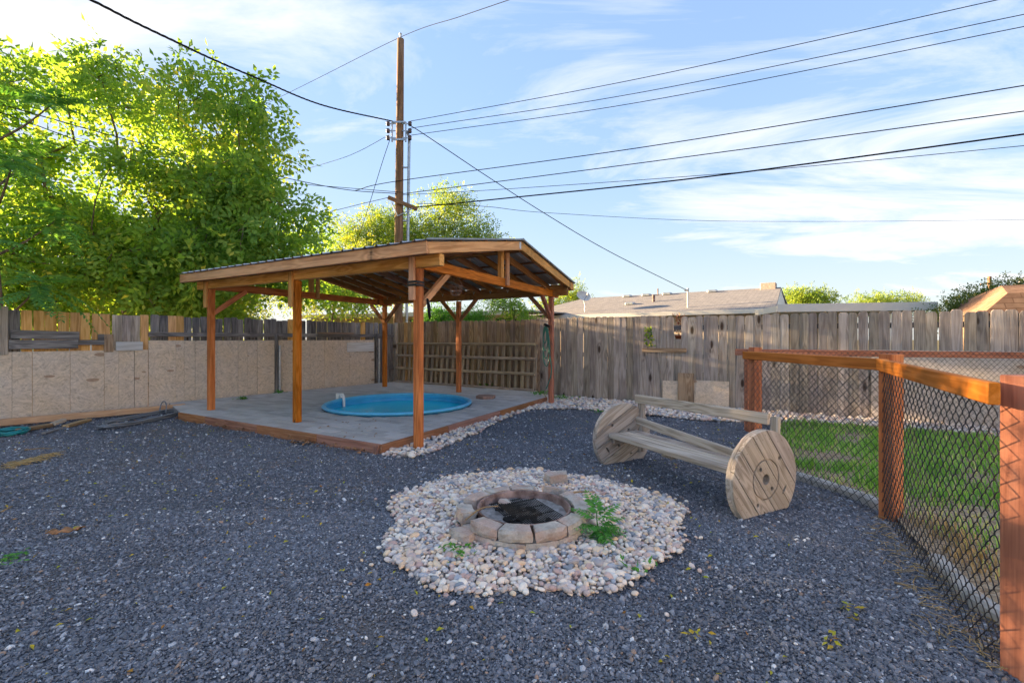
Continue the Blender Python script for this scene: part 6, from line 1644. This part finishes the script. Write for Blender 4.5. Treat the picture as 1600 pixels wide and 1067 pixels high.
# long beam and scrap along the left fence
a, b = G(-150, 683), G(289, 641)
o = beam('lumber_beam', a + UPV * .085, b + UPV * .075, .10, .10, M['lumber']); tag(o, 'long new yellow lumber beam lying along the left fence', 'lumber')
a, b = G(-40, 690), G(85, 676)
def scrap(name, u0, v0, u1, v1, w, h, mat, label, z=.03, tilt=.0):
    a, b = G(u0, v0), G(u1, v1); o = beam(name, a + UPV * z, b + UPV * (z + tilt), w, h, M[mat], ch=.008); tag(o, label, 'board', 'scrap wood on the ground'); return o
scrap('broken_board', 28, 677, 84, 667, .10, .05, 'slat', 'broken brown board under the long beam, beside the teal hose', .04)
scrap('broken_board', 68, 679, 108, 668, .05, .03, 'greywood', 'thin splintered board end under the middle of the beam', .02)
scrap('broken_board', 102, 670, 139, 659, .09, .045, 'slat', 'short brown board under the long beam, nearest the grey hose', .035)
scrap('broken_board', 82, 668, 100, 664, .08, .05, 'bench', 'pale split wood chunk under the long beam', .05, .03)
def coil(name, c, n, r0, r1, hr, mat, label, sx=1.0, sy=1.0, ang=0.0, cat='hose', jag=.06):
    rs = random.Random(name); P = []
    for k in range(n * 14):
        t = k / 14 * 2 * math.pi; r = r0 + (r1 - r0) * rs.random() * .5 + (r1 - r0) * .5 * (k % 37) / 37
        x, y = r * math.cos(t) * sx, r * math.sin(t) * sy; x += rs.uniform(-jag, jag); y += rs.uniform(-jag, jag) * .5
        P.append(Vector((c.x + x * math.cos(ang) - y * math.sin(ang), c.y + x * math.sin(ang) + y * math.cos(ang), hr + .012 + rs.random() * hr * 2.2 + hr * 1.2 * (k // 28))))
    V, Fq = tube_arrays(smooth_line(P, 3), hr, 6); o = part(name, V, Fq, M[mat], None, smooth=True, fast=True); tag(o, label, cat); return o
coil('garden_hose', G(4, 681), 5, .20, .27, .013, 'hose_teal', 'coiled teal garden hose at the left picture edge', jag=.02)
hc = G(235, 655); an = math.atan2((G(300, 638) - G(175, 664)).y, (G(300, 638) - G(175, 664)).x)
coil('grey_cable_coil', hc, 5, .70, 1.05, .012, 'hose_grey', 'tangled grey cable coil on the gravel before the patio corner', 1.0, .30, an, 'cable', .06)
V, Fq = tube_arrays(smooth_line([G(249, 646) + UPV * .02, G(252, 645) + UPV * .16, G(257, 645) + UPV * .21, G(260, 645) + UPV * .14, G(259, 648) + UPV * .03], 6), .012, 6)
o = part('cable_loop', V, Fq, M['hose_grey'], None, smooth=True, fast=True); tag(o, 'upright loop of grey cable behind the long beam', 'cable')
# leaf litter
def litter(name, label, pts, mat, Lr, seed):
    rs = np.random.RandomState(seed); n = len(pts); tip = unit(np.column_stack([rs.normal(0, 1, (n, 2)), rs.normal(0, .22, n)])); nr = unit(rs.normal(size=(n, 3)) * .35 + [0, 0, 1])
    L_ = rs.uniform(*Lr, n); V, Fc = leaf_arrays(pts, tip, nr, L_, L_ * rs.uniform(.35, .6, n), .5); o = part(name, V, Fc, M[mat], None, fast=True, rndattr=np.repeat(rs.rand(n), 2)); tag(o, label, 'leaves', kind='stuff'); return o
rs = np.random.RandomState(77); n = 950
Y = np.sqrt(rs.uniform(1.6 ** 2, 7.5 ** 2, n)); X = rs.uniform(-1.15, .62, n) * Y; ok = ~inside(dpoly, X, Y) & ~inside(soil_poly, X, Y); X, Y = X[ok], Y[ok]
litter('fallen_leaves', 'small fallen yellow and green leaves scattered over the gravel', np.column_stack([X, Y, hgt(X, Y) + .014]), 'fallen', (.014, .042), 78)
t = rs.rand(170); e = np.array(D2)[None, :] * (1 - t[:, None]) + np.array(D1)[None, :] * t[:, None] - np.array(rn)[None, :] * np.abs(rs.normal(.04, .06, 170))[:, None]; e[:, 2] = .02 + rs.uniform(0, .02, 170)
litter('dead_leaves', 'dead brown leaves gathered along the front patio edging', e, 'deadleaf', (.03, .075), 79)
q = G(476, 694); e = np.array([tuple(q + Vector((rs.normal(0, .10), rs.normal(0, .04), .02 + rs.uniform(0, .03)))) for _ in range(26)]); litter('leaf_clump', 'clump of dead brown leaves on the gravel before the patio', e, 'deadleaf', (.05, .10), 80)
e = np.array([tuple(G(rs.uniform(500, 610), rs.uniform(655, 685), DZ) + UPV * .008) for _ in range(26)]); litter('patio_leaves', 'few dead leaves on the pavers in front of the pool', e, 'deadleaf', (.03, .06), 81)
# straw heap and bark scrap on the left gravel
rs = np.random.RandomState(90); lines = []
for k in range(95):
    f = rs.rand(); c = G(8 + 82 * f, 733 - 22 * f + rs.normal(0, 1.5)); a_ = .55 + rs.normal(0, .4); d = Vector((math.cos(a_), math.sin(a_), rs.normal(0, .12))) * rs.uniform(.03, .09); lines.append(([c + UPV * (.015 + rs.uniform(0, .02)) - d, c + UPV * (.015 + rs.uniform(0, .03)), c + UPV * .015 + d], rs.uniform(.0015, .004)))
V, Fq = tubes(lines, 4); o = part('straw_heap', V, Fq, M['straw'], None, fast=True); tag(o, 'long heap of dry straw on the gravel at left', 'straw', kind='stuff')
rs = np.random.RandomState(95); lines = []
for k in range(420):
    f = rs.rand() ** .8; c = CHB.lerp(CHC, f) + nbc * (rs.normal(.02, .10)) ; a_ = rs.uniform(0, 6.28); d = Vector((math.cos(a_), math.sin(a_), rs.normal(0, .15))) * rs.uniform(.012, .05); c.z = .012 + rs.uniform(0, .015)
    lines.append(([c - d, c + UPV * rs.uniform(0, .006), c + d], rs.uniform(.0008, .002)))
V, Fq = tubes(lines, 4); o = part('straw_litter', V, Fq, M['straw'], None, fast=True); tag(o, 'thin straw litter along the foot of the near wire panel', 'straw', kind='stuff')
stick('stick', [G(38, 705) + UPV * .015, G(60, 703) + UPV * .02, G(82, 702) + UPV * .012], .007, 'thin pale stick on the gravel below the teal hose')
stick('stick', [G(0, 803) + UPV * .015, G(10, 799) + UPV * .02, G(19, 793) + UPV * .012], .007, 'short pale stick at the left picture edge')
stick('stick', [G(384, 818) + UPV * .012, G(392, 822) + UPV * .016, G(399, 814) + UPV * .012], .004, 'bent twig on the open gravel left of the pebble bed')
stick('stick', [G(1398, 913) + UPV * .012, G(1410, 917) + UPV * .016, G(1424, 921) + UPV * .012], .006, 'flat wood splinter on the gravel near the kerb')
c = G(102, 838); V = []; nx_, ny_ = 9, 5
for i in range(nx_):
    for j in range(ny_):
        x = (i / (nx_ - 1) - .5) * .17; y = (j / (ny_ - 1) - .5) * .06 * (1 - .5 * abs(i / (nx_ - 1) - .5)); V.append((c.x + x + .25 * y, c.y + y + .35 * x, .018 + .035 * math.cos(y * 34) * (1 + .4 * math.sin(i * 1.9)) + rnd.uniform(-.004, .004)))
Fc = [(i * ny_ + j, (i + 1) * ny_ + j, (i + 1) * ny_ + j + 1, i * ny_ + j + 1) for i in range(nx_ - 1) for j in range(ny_ - 1)]
o = part('bark_scrap', V, Fc, M['deadleaf'], None, smooth=True); md = o.modifiers.new('thick', 'SOLIDIFY'); md.thickness = .006; tag(o, 'curled brown bark scrap on the gravel at lower left', 'bark')

# ------------------------------------------------------------------ pieces that belong to a part go one level deeper
bpy.context.view_layer.update()
def under(child, host):
    child.parent = host; child.matrix_parent_inverse = host.matrix_world.inverted(); child.location = child.location.copy()
def kids(root, stem): return [o for o in root.children if o.name.split('.')[0] == stem]
def nearest(o, hosts): return min(hosts, key=lambda h: (h.matrix_world.translation - o.matrix_world.translation).length)
def deepen(root, child_stem, host_stem):
    hs = kids(root, host_stem)
    for o in kids(root, child_stem):
        h = nearest(o, hs); mw = o.matrix_world.copy()
        o.parent = h; o.matrix_parent_inverse = h.matrix_world.inverted()
        o.matrix_basis = mw
for root, ch_, ho in ((pv, 'hurricane_tie', 'back_beam'), (pv, 'black_band', 'post'), (pv, 'steel_strap', 'rake_fascia'), (pv, 'ridge_cap', 'roof_sheet'), (h1, 'chimney', 'roof'), (h1, 'vent_pipe', 'roof'), (h1, 'roof_vent', 'roof'), (up_, 'insulator', 'wire_rack'), (up_, 'insulator_arm', 'wire_rack'), (up_, 'arm_brace', 'crossarm'), (up_, 'conduit_bracket', 'conduit'), (bench, 'nail_heads', 'plank')):
    deepen(root, ch_, ho)
